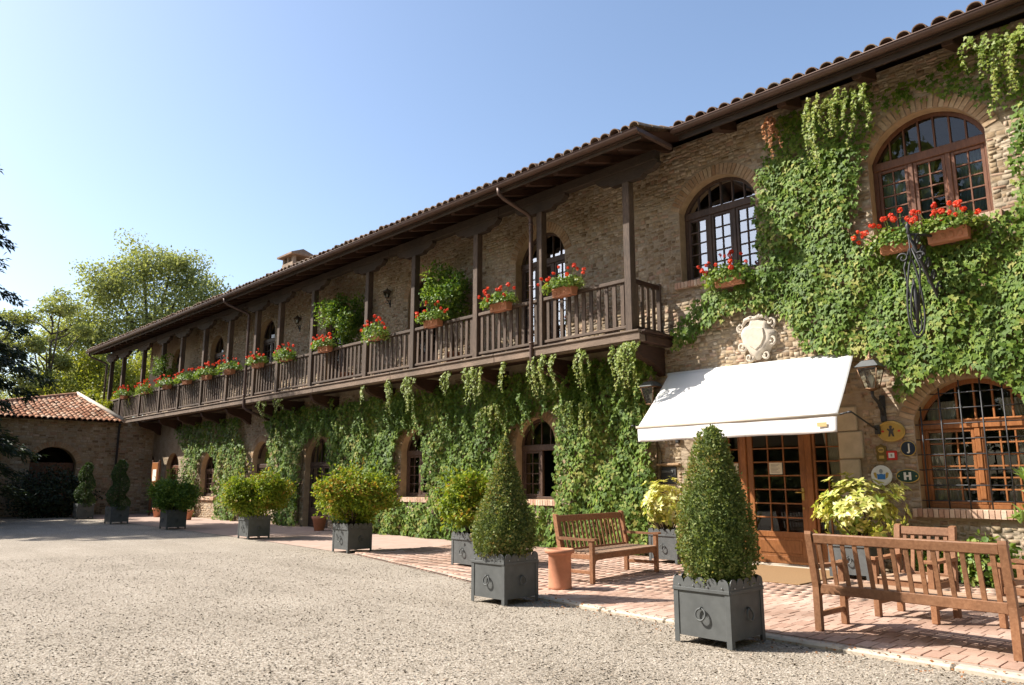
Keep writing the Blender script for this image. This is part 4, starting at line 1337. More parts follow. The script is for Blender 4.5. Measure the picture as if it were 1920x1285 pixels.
while y > 3.8:
    # length up the slope until the hip lines
    tl_ = (y - B[1]) / (Cc[1] - B[1]); tr_ = (A[1] - y) / (A[1] - Cc[1])
    top_t = min(tl_, tr_, 1.0) if y > Cc[1] else min(tl_, 1.0)
    xend = A[0] + (Cc[0] - A[0]) * top_t
    x = A[0] + 0.06
    while x > xend + 0.1:
        v = tv.copy() * np.array((1.08, 1.0, 1.1))
        # tile runs up -X
        lx, ly, lz = v[:, 0], v[:, 1], v[:, 2]
        vx = -(ly * math.cos(slope)) - lz * math.sin(slope) * 0 ; vz = ly * math.sin(slope) + lz
        zb = A[2] + (A[0] - x) / (A[0] - Cc[0]) * (Cc[2] - A[2])
        TV.append(np.stack([x + vx, y + lx + rng.normal(0, 0.008), zb + vz + 0.0 + abs(rng.normal(0, 0.01))], 1)); TR.append(rng.random())
        x -= 0.36
    y -= 0.225
TV = np.array(TV); n_ = len(TV)
o = obj('roof_tiles', np_mesh('roof_tiles', TV.reshape(-1, 3), (q[None] + (np.arange(n_) * len(tv))[:, None, None]).reshape(-1, 4), np.repeat(TR, len(tv))), MAT['tile_side'], sroof, True)
o['kind'] = 'stuff'
S_('ridge_cap', MB().tube([A + np.array((0.05, 0.0, 0.10)), Cc + np.array((0, 0, 0.10))], 0.10, 8), MAT['kerb'], sroof)
S_('ridge_cap', MB().tube([B + np.array((0.05, 0.0, 0.08)), Cc + np.array((0, 0, 0.08))], 0.09, 8), MAT['tile_side'], sroof)
S_('downpipe', MB().tube([(-37.98, 11.36, 4.1), (-38.1, 11.36, 3.9), (-38.15, 11.36, 0.0)], 0.05, 8), MAT['iron'])
# ------------------------------------------------------------------ awning over the entrance
aw = thing('awning', 'white canvas awning with straight valance over the entrance door', 'awning', (-6.9, 12.3, 2.2))


def A_(name, mb, mat, parent=None):
    return obj(name, mb.mesh(name) if isinstance(mb, MB) else mb, mat, parent or aw, world=True)


ATL, ATR = Vector((-8.80, 12.93, 3.645)), Vector((-5.09, 12.93, 3.63))
ABL, ABR = Vector((-8.62, 11.60, 2.505)), Vector((-4.88, 11.60, 2.515))
nx, ny = 28, 14
vs = []; fs = []
for j in range(ny + 1):
    for i in range(nx + 1):
        u, t = i / nx, j / ny
        p = ATL.lerp(ATR, u).lerp(ABL.lerp(ABR, u), t)
        sag = -0.035 * math.sin(PI * t) * (0.7 + 0.3 * math.sin(PI * u)) + 0.004 * math.sin(9 * u + 3 * t)
        vs.append((p.x, p.y, p.z + sag))
for j in range(ny):
    for i in range(nx):
        k = j * (nx + 1) + i; fs.append((k, k + nx + 1, k + nx + 2, k + 1))
cm = MB().add(vs, fs, True).mesh('canvas'); cv = A_('canvas', cm, MAT['awning'])
so = cv.modifiers.new('thick', 'SOLIDIFY'); so.thickness = 0.006
vs = []; fs = []; nz = 6
for j in range(nz + 1):
    for i in range(2 * nx + 1):
        u, t = i / (2 * nx), j / nz
        p = ABL.lerp(ABR, u)
        wv = math.sin(23 * u + 1) * 0.016 + math.sin(11 * u) * 0.016
        vs.append((p.x, p.y - 0.035 + wv * t, p.z - 0.025 - t * (0.265 + 0.005 * math.sin(17 * u))))
m_ = 2 * nx + 1
for j in range(nz):
    for i in range(2 * nx):
        k = j * m_ + i; fs.append((k, k + m_, k + m_ + 1, k + 1))
va = A_('valance', MB().add(vs, fs, True).mesh('valance'), MAT['awning'])
so = va.modifiers.new('thick', 'SOLIDIFY'); so.thickness = 0.004
A_('front_bar', MB().tube([ABL + Vector((-0.03, -0.03, -0.022)), ABR + Vector((0.03, -0.03, -0.022))], 0.026, 10), plain_mat('bar_paint', (0.42, 0.36, 0.28), 0.5, 0, 0.05, 8, 0.0))
A_('roller', MB().tube([ATL + Vector((-0.04, 0.02, -0.02)), ATR + Vector((0.04, 0.02, -0.02))], 0.045, 10), MAT['white'])
for p, sx_ in ((ABL, -1), (ABR, 1)):
    e = p + Vector((sx_ * 0.07, 0.02, 0.0))
    arm = MB().tube([p + Vector((sx_ * 0.01, 0, -0.02)), e + Vector((sx_ * 0.1, 0.05, 0.02)), Vector((p.x + sx_ * 0.06, 12.86, 2.34)), Vector((p.x + sx_ * 0.06, 12.96, 2.32))], 0.014, 8)
    arm.lathe([(0.035, 0), (0.035, 0.03)], 10, (p.x + sx_ * 0.16, 11.64, 2.51)); arm.cbox((p.x + sx_ * 0.06 - 0.04, 12.92, 2.25), (p.x + sx_ * 0.06 + 0.04, 12.985, 2.4), 0.008)
    A_('arm', arm, MAT['iron'])
A_('maker_tag', MB().box((-5.18, 11.520, 2.32), (-5.03, 11.526, 2.385)), MAT['tan'], va)


# ------------------------------------------------------------------ carved stone cartouche
def cartouche():
    c = thing('stone_crest', 'carved pale stone coat of arms on the wall above the awning', 'crest', (-6.83, Y0, 4.15))
    n = 48; rings = 7
    vs = [(0, -0.165, 0)]; fs = []
    def outline(a):
        r = 1 + 0.07 * math.cos(4 * a + 0.5) + 0.05 * math.cos(7 * a) + 0.03 * math.sin(11 * a)
        return 0.335 * r * math.cos(a), 0.40 * r * math.sin(a)
    for j in range(1, rings + 1):
        t = j / rings
        for i in range(n):
            a = 2 * PI * i / n; x, z = outline(a)
            rim = 0.03 * math.exp(-((t - 0.72) / 0.07) ** 2) + 0.02 * math.sin(6 * a + 4 * t) * (t > 0.75)
            dep = 0.165 - 0.085 * t ** 2 + rim
            if j == rings: dep = 0.03
            vs.append((x * t, -dep, z * t))
    for i in range(n): fs.append((0, 1 + (i + 1) % n, 1 + i))
    for j in range(rings - 1):
        for i in range(n):
            a, b = 1 + j * n + i, 1 + j * n + (i + 1) % n
            fs.append((a, b, b + n, a + n))
    base = [1 + (rings - 1) * n + i for i in range(n)]
    mb = MB().add(vs, fs, True)
    bk = [(vs[i][0], 0.002, vs[i][2]) for i in base]
    b0 = len(mb.v); mb.v.extend(bk)
    for i in range(n): mb.f.append((base[i], base[(i + 1) % n], b0 + (i + 1) % n, b0 + i)); mb.sm.append(False)
    obj('plaque', mb.mesh('plaque'), MAT['crest'], c)
    def scroll(cx, cz, r0, turns, flip, thick, name='scroll', tilt=0.0):
        pts = []; rad = []
        for i in range(34):
            t = i / 33; a = turns * 2 * PI * t; r = r0 * (1 - 0.8 * t)
            pts.append((cx + flip * r * math.cos(a + tilt), -0.07 - 0.05 * t, cz + r * math.sin(a + tilt))); rad.append(thick * (1 - 0.5 * t))
        obj(name, MB().tube(pts, rad, 7).mesh(name), MAT['crest'], c)
    scroll(0.30, -0.10, 0.10, 1.5, 1, 0.034, tilt=2.0); scroll(-0.30, -0.16, 0.10, 1.5, -1, 0.034, tilt=2.0)
    scroll(0.30, 0.24, 0.085, 1.3, 1, 0.030, tilt=-1.5); scroll(-0.31, 0.20, 0.085, 1.3, -1, 0.030, tilt=-1.5)
    scroll(0.17, -0.36, 0.075, 1.3, 1, 0.026, tilt=3.0); scroll(-0.17, -0.38, 0.075, 1.3, -1, 0.026, tilt=3.0)
    pts = [(-0.26, -0.10, 0.24), (-0.20, -0.11, 0.33), (-0.09, -0.12, 0.355), (0.0, -0.13, 0.335), (0.09, -0.12, 0.37), (0.19, -0.11, 0.36), (0.27, -0.10, 0.27)]
    obj('crown_scroll', MB().tube(pts, [0.025, 0.045, 0.05, 0.04, 0.05, 0.045, 0.025], 8).mesh('crown_scroll'), MAT['crest'], c)
    sh = [(-0.13, 0.13), (0, 0.16), (0.13, 0.13), (0.14, -0.02), (0.09, -0.13), (0, -0.20), (-0.09, -0.13), (-0.14, -0.02)]
    obj('shield', MB().prism(sh, lambda u, v: (u * 1.25, -0.172, v * 1.15 - 0.02), lambda u, v: (u * 1.55, -0.10, v * 1.35 - 0.02)).mesh('shield'), MAT['crest'], c)


cartouche()


# ------------------------------------------------------------------ wall lanterns
def lantern(name, label, loc, k=1.0, arm=0.34, group=None):
    t = thing(name, label, 'lantern', loc, 0, group)       # origin at the wall, bracket foot
    cy = -arm
    def L_(n_, mb, mat): return obj(n_, mb.mesh(n_), mat, t)
    zb = 0.42 * k; zt = 0.78 * k; wb = 0.085 * k; wt = 0.165 * k
    br = MB().tube([(0, -0.01, 0.0), (0, -0.05, 0.10 * k), (0, cy * 0.55, 0.22 * k), (0, cy, 0.30 * k), (0, cy, 0.40 * k)], [0.03 * k, 0.034 * k, 0.028 * k, 0.024 * k, 0.03 * k], 8)
    br.tube([(0, -0.02, 0.30 * k), (0, -0.14, 0.25 * k), (0, -0.20, 0.14 * k), (0, -0.11, 0.07 * k), (0, -0.07, 0.14 * k)], 0.013 * k, 6)
    br.cbox((-0.05 * k, -0.03, -0.12 * k), (0.05 * k, 0.0, 0.34 * k), 0.012)
    L_('bracket', br, MAT['iron'])
    fr = MB()
    c4 = [(-1, -1), (1, -1), (1, 1), (-1, 1)]
    for i, (a, b) in enumerate(c4):
        a2, b2 = c4[(i + 1) % 4]
        fr.tube([(a * wb, cy + b * wb, zb), (a * wt, cy + b * wt, zt)], 0.010 * k, 5)
        fr.tube([(a * wb, cy + b * wb, zb), (a2 * wb, cy + b2 * wb, zb)], 0.012 * k, 5)
        fr.tube([(a * wt, cy + b * wt, zt), (a2 * wt, cy + b2 * wt, zt)], 0.016 * k, 5)
    fr.lathe([(0.03 * k, 0.38 * k), (0.10 * k, 0.41 * k), (0.10 * k, 0.425 * k)], 8, (0, cy, 0))
    L_('frame', fr, MAT['lantern'])
    rf = MB(); w2 = 0.10 * k
    rf.add([(a * (wt + 0.03 * k), cy + b * (wt + 0.03 * k), zt + 0.01) for a, b in c4] + [(a * w2, cy + b * w2, zt + 0.12 * k) for a, b in c4],
           [(0, 1, 5, 4), (1, 2, 6, 5), (2, 3, 7, 6), (3, 0, 4, 7), (4, 5, 6, 7), (3, 2, 1, 0)])
    L_('cap', rf, MAT['planter'])
    fn = MB().lathe([(0.10 * k, 0.90 * k), (0.085 * k, 0.93 * k), (0.03 * k, 0.95 * k), (0.045 * k, 0.98 * k), (0.02 * k, 1.01 * k), (0.008 * k, 1.06 * k)], 10, (0, cy, 0))
    L_('finial', fn, MAT['lantern'])
    for i, (a, b) in enumerate(c4):
        a2, b2 = c4[(i + 1) % 4]
        me = bpy.data.meshes.new('pane'); me.from_pydata([(a * wb, cy + b * wb, zb), (a2 * wb, cy + b2 * wb, zb), (a2 * wt, cy + b2 * wt, zt), (a * wt, cy + b * wt, zt)], [], [(0, 1, 2, 3)])
        obj('pane', me, MAT['glass'], t)
    L_('bulb', MB().lathe([(0.012 * k, 0.43 * k), (0.018 * k, 0.50 * k), (0.045 * k, 0.57 * k), (0.05 * k, 0.61 * k), (0.03 * k, 0.655 * k), (0.004 * k, 0.665 * k)], 10, (0, cy, 0)), MAT['bulb'])
    return t


lantern('wall_lantern', 'large copper and glass lantern on a bracket, at the open right end of the awning', (-4.72, Y0, 2.56), 0.95, 0.40)
lantern('wall_lantern', 'large lantern half hidden by ivy and the left end of the awning', (-9.02, Y0, 2.62), 0.95, 0.40)
lantern('wall_lantern', 'small dark lantern on the gallery wall between the two bushy potted shrubs', (-18.86, Y0, 6.78), 0.52, 0.14)
lantern('wall_lantern', 'small dark lantern on the gallery wall, left of both bushy potted shrubs', (-24.45, Y0, 6.82), 0.52, 0.14)


# ------------------------------------------------------------------ plaques by the door
def disc(rx, rz, th, n=28, bev=0.15):
    m_ = MB(); vs = []
    for k_, (s_, y_) in enumerate(((1.0, 0.0), (1.0, -th * 0.6), (1 - bev, -th), )):
        vs += [(rx * s_ * math.cos(2 * PI * i / n), y_, rz * s_ * math.sin(2 * PI * i / n)) for i in range(n)]
    fs = [(j * n + i, j * n + (i + 1) % n, (j + 1) * n + (i + 1) % n, (j + 1) * n + i) for j in range(2) for i in range(n)]
    fs += [tuple(range(n)), tuple(2 * n + i for i in reversed(range(n)))]
    return m_.add(vs, fs)


def plaque(label, loc):
    return thing('wall_plaque', label, 'plaque', (loc[0], Y0 - 0.012, loc[1]), 0, 'plaques beside the entrance')


def flat(name, poly, y, th, mat, parent):
    return obj(name, MB().prism(poly, lambda u, v: (u, y, v), lambda u, v: (u, y - th, v)).mesh(name), mat, parent)


t = plaque('oval brass plaque with a small black figure, topmost of the cluster', (-4.62, 2.29))
obj('plate', disc(0.215, 0.165, 0.025).mesh('plate'), MAT['brass'], t)
obj('rim', MB().tube([(0.208 * math.cos(2 * PI * i / 32), -0.02, 0.158 * math.sin(2 * PI * i / 32)) for i in range(32)], 0.013, 6, True).mesh('rim'), MAT['brass'], t)
fig = [(-0.045, -0.085), (-0.02, -0.085), (0.0, -0.03), (0.022, -0.085), (0.048, -0.085), (0.03, 0.0), (0.055, 0.035), (0.045, 0.052), (0.018, 0.03), (0.016, 0.052), (0.026, 0.072), (0.012, 0.092), (-0.012, 0.092), (-0.024, 0.072), (-0.016, 0.052), (-0.02, 0.03), (-0.05, 0.05), (-0.06, 0.033), (-0.03, 0.0)]
flat('emblem', fig, -0.0255, 0.004, MAT['ink'], t)
for sx_ in (-0.125, 0.125): flat('emblem', [(sx_ - 0.022, -0.012), (sx_ + 0.022, -0.012), (sx_ + 0.018, 0.018), (sx_ - 0.018, 0.018)], -0.0255, 0.003, MAT['red'], t)
t = plaque('round dark blue plaque with a pale letter J', (-4.385, 2.01))
obj('plate', disc(0.115, 0.118, 0.02).mesh('plate'), MAT['navy'], t)
obj('rim', MB().tube([(0.113 * math.cos(2 * PI * i / 28), -0.012, 0.116 * math.sin(2 * PI * i / 28)) for i in range(28)], 0.007, 6, True).mesh('rim'), MAT['brass'], t)
flat('letter', [(0.004, 0.075), (0.024, 0.075), (0.024, -0.05), (0.015, -0.072), (-0.008, -0.078), (-0.022, -0.068), (-0.018, -0.055), (-0.004, -0.06), (0.004, -0.048)], -0.0205, 0.004, MAT['paper'], t)
t = plaque('shield-shaped bronze plaque with scalloped edges', (-4.80, 1.945))
flat('plate', [(-0.075, -0.13), (0.075, -0.13), (0.085, -0.05), (0.07, -0.01), (0.085, 0.04), (0.08, 0.11), (0.03, 0.125), (0, 0.15), (-0.03, 0.125), (-0.08, 0.11), (-0.085, 0.04), (-0.07, -0.01), (-0.085, -0.05)], 0.0, 0.02, plain_mat('dark_bronze', (0.17, 0.115, 0.035), 0.4, 0.6, 0.2, 14, 0.1), t)
obj('boss', disc(0.05, 0.045, 0.008).mesh('boss'), MAT['brass'], t, loc=(0, -0.02, 0.05))
flat('bar', [(-0.035, 0.043), (0.035, 0.043), (0.035, 0.058), (-0.035, 0.058)], -0.0285, 0.003, MAT['ink'], t)
flat('bar', [(-0.04, -0.09), (0.04, -0.09), (0.04, -0.04), (-0.04, -0.04)], -0.0205, 0.003, MAT['brass'], t)
t = plaque('small square red plaque with a white centre', (-4.645, 1.905))
obj('plate', MB().cbox((-0.085, -0.02, -0.075), (0.085, 0, 0.075), 0.012).mesh('plate'), MAT['red'], t)
flat('panel', [(-0.045, -0.04), (0.045, -0.04), (0.045, 0.04), (-0.045, 0.04)], -0.0205, 0.003, MAT['white'], t)
flat('mark', [(-0.012, -0.018), (0.014, -0.018), (0.014, 0.02), (-0.012, 0.02)], -0.0240, 0.002, plain_mat('grey_ink', (0.3, 0.25, 0.22), 0.8, 0, 0.05, 9, 0), t)
t = plaque('round pale plaque with a blue and gold emblem, lowest on the left', (-4.83, 1.585))
obj('plate', disc(0.165, 0.165, 0.02).mesh('plate'), MAT['white'], t)
flat('emblem', [(-0.06, -0.06), (0.06, -0.06), (0.065, 0.03), (0.04, 0.02), (0.0, 0.032), (-0.04, 0.02), (-0.065, 0.03)], -0.0205, 0.004, MAT['blue'], t)
for s_ in (-1, 1): flat('wing', [(s_ * 0.066, -0.05), (s_ * 0.10, -0.03), (s_ * 0.12, 0.04), (s_ * 0.09, 0.055), (s_ * 0.07, 0.03)], -0.0205, 0.003, MAT['brass'], t)
obj('crown', disc(0.028, 0.035, 0.006, 14).mesh('crown'), MAT['steel'], t, loc=(0, -0.02, 0.07))
t = plaque('oval dark green plaque with a pale letter H', (-4.43, 1.575))
obj('plate', disc(0.175, 0.105, 0.02).mesh('plate'), MAT['green'], t)
obj('rim', MB().tube([(0.172 * math.cos(2 * PI * i / 32), -0.014, 0.102 * math.sin(2 * PI * i / 32)) for i in range(32)], 0.008, 6, True).mesh('rim'), MAT['brass'], t)
flat('letter', [(-0.055, -0.06), (-0.02, -0.06), (-0.02, -0.012), (0.02, -0.012), (0.02, -0.06), (0.055, -0.06), (0.055, 0.06), (0.02, 0.06), (0.02, 0.015), (-0.02, 0.015), (-0.02, 0.06), (-0.055, 0.06)], -0.0205, 0.004, MAT['paper'], t)
for s_ in (-1, 1): obj('stud', disc(0.013, 0.013, 0.006, 10).mesh('stud'), MAT['brass'], t, loc=(s_ * 0.13, -0.019, 0))

# ------------------------------------------------------------------ wrought iron hanging sign
sg = thing('iron_sign_bracket', 'black wrought iron scroll bracket with a hanging hoop over the ivy', 'sign bracket', (-3.62, Y0, 4.05))


def I_(n_, mb): return obj(n_, mb.mesh(n_), MAT['iron'], sg, world=True)


tip = Vector((-3.80, 12.10, 5.22)); foot = Vector((-3.62, 12.98, 4.0)); top = Vector((-3.55, 12.98, 5.28))
I_('brace', MB().tube([foot, foot.lerp(tip, 0.3) + Vector((0, -0.03, 0.03)), foot.lerp(tip, 0.6), tip], 0.024, 8))
I_('arm', MB().tube([top, top.lerp(tip, 0.5) + Vector((0, 0, 0.03)), tip], 0.022, 8))
I_('wall_bar', MB().tube([foot + Vector((0.02, 0, -0.1)), top + Vector((0, 0, 0.1))], 0.02, 8))
I_('finial', MB().lathe([(0.01, 0.0), (0.035, 0.03), (0.02, 0.08), (0.045, 0.12), (0.02, 0.17), (0.004, 0.2)], 10, tuple(tip)))
for k_ in range(5):
    c_ = foot.lerp(tip, 0.3 + 0.14 * k_) + Vector((0.03, 0.05, 0.10)); pts = []
    for i in range(20):
        a = 2.6 * PI * i / 19; r_ = 0.11 * (1 - 0.75 * i / 19)
        pts.append(c_ + Vector((0.02 * math.sin(a), r_ * math.cos(a), r_ * math.sin(a))))
    I_('scroll', MB().tube(pts, 0.020, 6))
for k_ in range(4):
    c_ = foot.lerp(tip, 0.45 + 0.13 * k_) + Vector((-0.02, 0.06, 0.02))
    I_('leaf', MB().lathe([(0.004, -0.07), (0.045, 0), (0.004, 0.09)], 7, tuple(c_)))
hp = []
for i in range(40):
    a = 2 * PI * i / 40
    wd = 0.095 * (1 - 0.42 * math.cos(a)); hp.append((-3.80 + wd * math.sin(a), 12.12 + 0.4 * wd * math.sin(a), 4.22 + 0.60 * math.cos(a)))
I_('hoop', MB().tube(hp, 0.015, 7, True))
hp2 = hp; hp = [(x_ * 0.55 - 3.80 * 0.45, y_ - 0.02, 4.05 + (z_ - 4.22) * 0.62) for x_, y_, z_ in hp]
I_('inner_hoop', MB().tube(hp, 0.012, 7, True))
for s_ in (-1, 1):
    pts = []
    for i in range(22):
        a = 2.4 * PI * i / 21; r_ = 0.085 * (1 - 0.8 * i / 21)
        pts.append((-3.80 + s_ * (0.10 + r_ * math.cos(a)), 12.12 + s_ * 0.04, 4.86 + r_ * math.sin(a)))
    I_('scroll', MB().tube(pts, 0.014, 6))
    I_('strap', MB().tube([(-3.80 + s_ * 0.015, 12.12, 5.0), (-3.80 + s_ * 0.10, 12.12 + s_ * 0.04, 4.7), (-3.80 + s_ * 0.075, 12.12 + s_ * 0.03, 4.4), (-3.80 + s_ * 0.015, 12.12, 3.9)], 0.014, 6))
I_('hanger', MB().tube([tip + Vector((0, 0, -0.02)), (-3.80, 12.11, 4.95), (-3.80, 12.12, 4.78)], 0.011, 6))
I_('pendant', MB().tube([(-3.80, 12.12, 4.52), (-3.79, 12.12, 4.2), (-3.80, 12.12, 3.66)], [0.015, 0.04, 0.012], 7))


# ------------------------------------------------------------------ planters
def make_planter():
    t = thing('square_planter', '', 'planter')
    h = 0.305; mt = MAT['planter']
    def add(n_, mb, m_=mt, p=t): return obj(n_, mb.mesh(n_), m_, p)
    for sx_ in (-1, 1):
        for sy_ in (-1, 1):
            lg = MB()
            lg.cbox((sx_ * h, sy_ * h, 0), (sx_ * (h - 0.055), sy_ * (h - 0.006), 0.555), 0.002)
            lg.cbox((sx_ * h, sy_ * (h - 0.0065), 0), (sx_ * (h - 0.006), sy_ * (h - 0.055), 0.555), 0.002)
            for z_ in (0.10, 0.31, 0.50):
                lg.lathe([(0.007, 0), (0.004, 0.004)], 6, (sx_ * (h - 0.028), 0, 0)) if False else None
            add('leg', lg)
    for k_ in range(4):
        R_ = Matrix.Rotation(k_ * PI / 2, 4, 'Z')
        pn = MB().box((-h + 0.008, -h + 0.008, 0.065), (h - 0.008, -h + 0.014, 0.52))
        prof = [(-h + 0.004, 0.47), (h - 0.004, 0.47)]
        n = 5; w = (2 * h - 0.008) / n
        for i in range(n):
            xc = h - 0.004 - w * (i + 0.5)
            for j in range(0, 9):
                a = PI * j / 8
                prof.append((xc + (w / 2 - 0.004) * math.cos(a), 0.553 + 0.055 * math.sin(a)))
        band = MB().prism(prof, lambda u, v: (u, -h - 0.004, v), lambda u, v: (u, -h + 0.0035, v))
        band.cbox((-h, -h - 0.010, 0.475), (h, -h - 0.0045, 0.505), 0.002)
        rv_ = MB()
        for x_ in (-0.24, -0.08, 0.08, 0.24): rv_.lathe([(0.0085, 0.0), (0.006, 0.006)], 6, (0, 0, 0)); 
        rv_ = MB()
        for x_ in (-0.23, -0.077, 0.077, 0.23):
            rv_.add([(x_ + 0.009 * math.cos(a) * s_, -h - 0.0105 - d_, 0.527 + 0.009 * math.sin(a) * s_) for s_, d_ in ((1, 0), (0.5, 0.006)) for a in [PI * i / 3 for i in range(6)]],
                    [(i, (i + 1) % 6, 6 + (i + 1) % 6, 6 + i) for i in range(6)] + [tuple(range(6, 12))])
        ring = MB().tube([(0.052 * math.cos(2 * PI * i / 20), -h - 0.024 + 0.01 * math.sin(2 * PI * i / 20), 0.275 + 0.052 * math.sin(2 * PI * i / 20)) for i in range(20)], 0.009, 7, True)
        ring.tube([(0, -h + 0.01, 0.335), (0, -h - 0.03, 0.333), (0, -h - 0.032, 0.32)], 0.008, 6)
        for n_, mb_, m_ in (('panel', pn, mt), ('scalloped_band', band, mt), ('ring', ring, mt), ('rivet', rv_, MAT['steel'])):
            me_ = mb_.mesh(n_); me_.transform(R_); o_ = obj(n_, me_, m_, t)
            if n_ == 'rivet': o_['kind'] = 'stuff'
    add('base', MB().box((-h + 0.015, -h + 0.015, 0.075), (h - 0.015, h - 0.015, 0.09)))
    add('soil', MB().box((-h + 0.016, -h + 0.016, 0.092), (h - 0.016, h - 0.016, 0.50)), MAT['soil'])
    return t


PL0 = make_planter()
PL = [((-4.11, 6.72), 0, 'grey metal planter nearest the camera holding a clipped cone box tree'),
      ((-7.33, 6.93), 1, 'grey metal planter beside the terracotta cylinder holding a clipped cone box tree'),
      ((-10.52, 9.22), 0, 'grey metal planter just behind the second cone tree, holding a yellow-green shrub'),
      ((-14.56, 9.22), 1, 'grey metal planter in front of the glazed ground-floor door, holding a broad yellow-green shrub'),
      ((-19.68, 9.42), 0, 'grey metal planter in front of the pale arched ground-floor window, with a broad shrub'),
      ((-25.4, 9.42), 0, 'grey metal planter half in shade, with a green shrub before the notice board'),
      ((-29.9, 9.1), 2, 'shaded metal planter with a spiral topiary, standing farther out on the gravel'),
      ((-34.75, 9.3), 0, 'shaded metal planter with a spiral topiary, the farthest one by the outbuilding'),
      ((-8.36, 12.16), 1, 'grey metal planter with a yellow aucuba left of the entrance door'),
      ((-5.05, 12.28), 0, 'grey metal planter with a yellow aucuba right of the entrance door')]
for i, (xy, rz, lab) in enumerate(PL):
    o = PL0 if i == 0 else dup_tree(PL0)
    z_ = 0.033 if i >= 8 else 0.0
    o.location = (xy[0], xy[1], z_); o.rotation_euler = (0, 0, math.radians(rz)); o['label'] = lab; o['group'] = 'square grey planters'


# ------------------------------------------------------------------ benches
def bench(name, label, cat, length, loc, rz, n_slat, group=None, height=0.96):
    t = thing(name, label, cat, (loc[0], loc[1], 0.033), rz, group)
    tk = MAT['teak']; L = length / 2; D = 0.30
    def add(n_, mb, m_=tk): return obj(n_, mb.mesh(n_), m_, t)
    lw = 0.065
    # faces +y; back at -y
    for s_ in (-1, 1):
        xo = s_ * (L - lw / 2)
        bl_ = MB()
        prof = [(-D - 0.03, 0), (-D + 0.035, 0), (-D + 0.035, 0.42), (-D - 0.06, height), (-D - 0.12, height + 0.012), (-D - 0.125, height - 0.02), (-D - 0.03, 0.42)]
        bl_.prism(prof, lambda u, v: (xo - lw / 2, u, v), lambda u, v: (xo + lw / 2, u, v))
        add('back_leg', bl_)
        fl_ = MB().cbox((xo - lw / 2, D - 0.065, 0), (xo + lw / 2, D, 0.60), 0.006); add('front_leg', fl_)
        ap = [(-D - 0.06, 0.635), (-D + 0.10, 0.625), (D - 0.14, 0.615), (D + 0.02, 0.63), (D + 0.045, 0.622), (D + 0.045, 0.595), (D, 0.588), (-D - 0.03, 0.588)]
        add('armrest', MB().prism(ap, lambda u, v: (xo - 0.045, u, v + 0.012), lambda u, v: (xo + 0.045, u, v + 0.012)))
        add('seat_rail', MB().cbox((xo - 0.02, -D + 0.036, 0.335), (xo + 0.02, D - 0.066, 0.405), 0.005))
        add('stretcher', MB().cbox((xo - 0.02, -D + 0.036, 0.13), (xo + 0.02, D - 0.066, 0.18), 0.005))
    xi = L - lw
    # front apron with curved corners
    pr = [(-xi, 0.405), (xi, 0.405), (xi, 0.24), (xi - 0.03, 0.27), (xi - 0.05, 0.31), (xi - 0.11, 0.325), (-xi + 0.11, 0.325), (-xi + 0.05, 0.31), (-xi + 0.03, 0.27), (-xi, 0.24)]
    add('apron', MB().prism(pr, lambda u, v: (u, D - 0.048, v), lambda u, v: (u, D - 0.016, v)))
    if length > 1.2:
        for y_ in (-D, D - 0.05):
            pass
    add('back_apron', MB().cbox((-xi, -D - 0.018, 0.36), (xi, -D + 0.02, 0.455), 0.006))
    add('top_rail', MB().bar((-xi, -D - 0.085, height - 0.06), (xi, -D - 0.085, height - 0.06), 0.04, 0.095, up=(0, -0.16, 1), c=0.008))
    for i in range(n_slat):
        x_ = -xi + 2 * xi * (i + 0.5) / n_slat
        add('back_slat', MB().bar((x_, -D + 0.0, 0.45), (x_, -D - 0.082, height - 0.10), 0.043, 0.016, up=(0, 1, 0.16), c=0.003))
    for i in range(7):
        y_ = -D + 0.075 + i * 0.082
        dip = -0.022 * math.sin(PI * (i + 0.5) / 7)
        add('seat_slat', MB().cbox((-xi - 0.028 * (i < 6), y_ - 0.032, 0.409 + dip * 0.0), (xi + 0.028 * (i < 6), y_ + 0.032, 0.428 + dip * 0.0), 0.004), MAT['teak_grey'])
    return t


bench('garden_bench', 'wooden slatted bench with its back to the camera at the paving edge', 'bench', 1.78, (-2.72, 7.98), math.radians(-2), 14, 'wooden garden seats')
bench('garden_bench', 'wooden slatted bench seen from the side between the cylinder pot and the cone tree', 'bench', 1.92, (-7.78, 9.66), math.radians(-90 + 6), 16, 'wooden garden seats')
bench('garden_chair', 'wooden slatted armchair behind the bench, facing the camera', 'chair', 0.66, (-3.18, 9.22), math.radians(180 - 4), 6, 'wooden garden seats')
bench('garden_chair', 'wooden slatted armchair cut by the right picture edge, turned sideways', 'chair', 0.66, (-2.05, 9.45), math.radians(90 - 6), 6, 'wooden garden seats')

# ------------------------------------------------------------------ pots, mat, notice board
t = thing('terracotta_cylinder', 'tall terracotta cylinder with rolled rim next to the bench', 'pot', (-7.42, 8.07, 0.033))
cyl = [(0.165, 0.0), (0.17, 0.02), (0.162, 0.04), (0.158, 0.455), (0.178, 0.47), (0.206, 0.482), (0.211, 0.505), (0.200, 0.532), (0.172, 0.536), (0.150, 0.50), (0.148, 0.10)]
obj('body', MB().lathe(cyl, 28, capt=True).mesh('body'), MAT['terracotta'], t)
obj('sand', MB().lathe([(0.147, 0.44), (0.10, 0.455), (0.001, 0.46)], 20, capt=False).mesh('sand'), MAT['joint'], t)


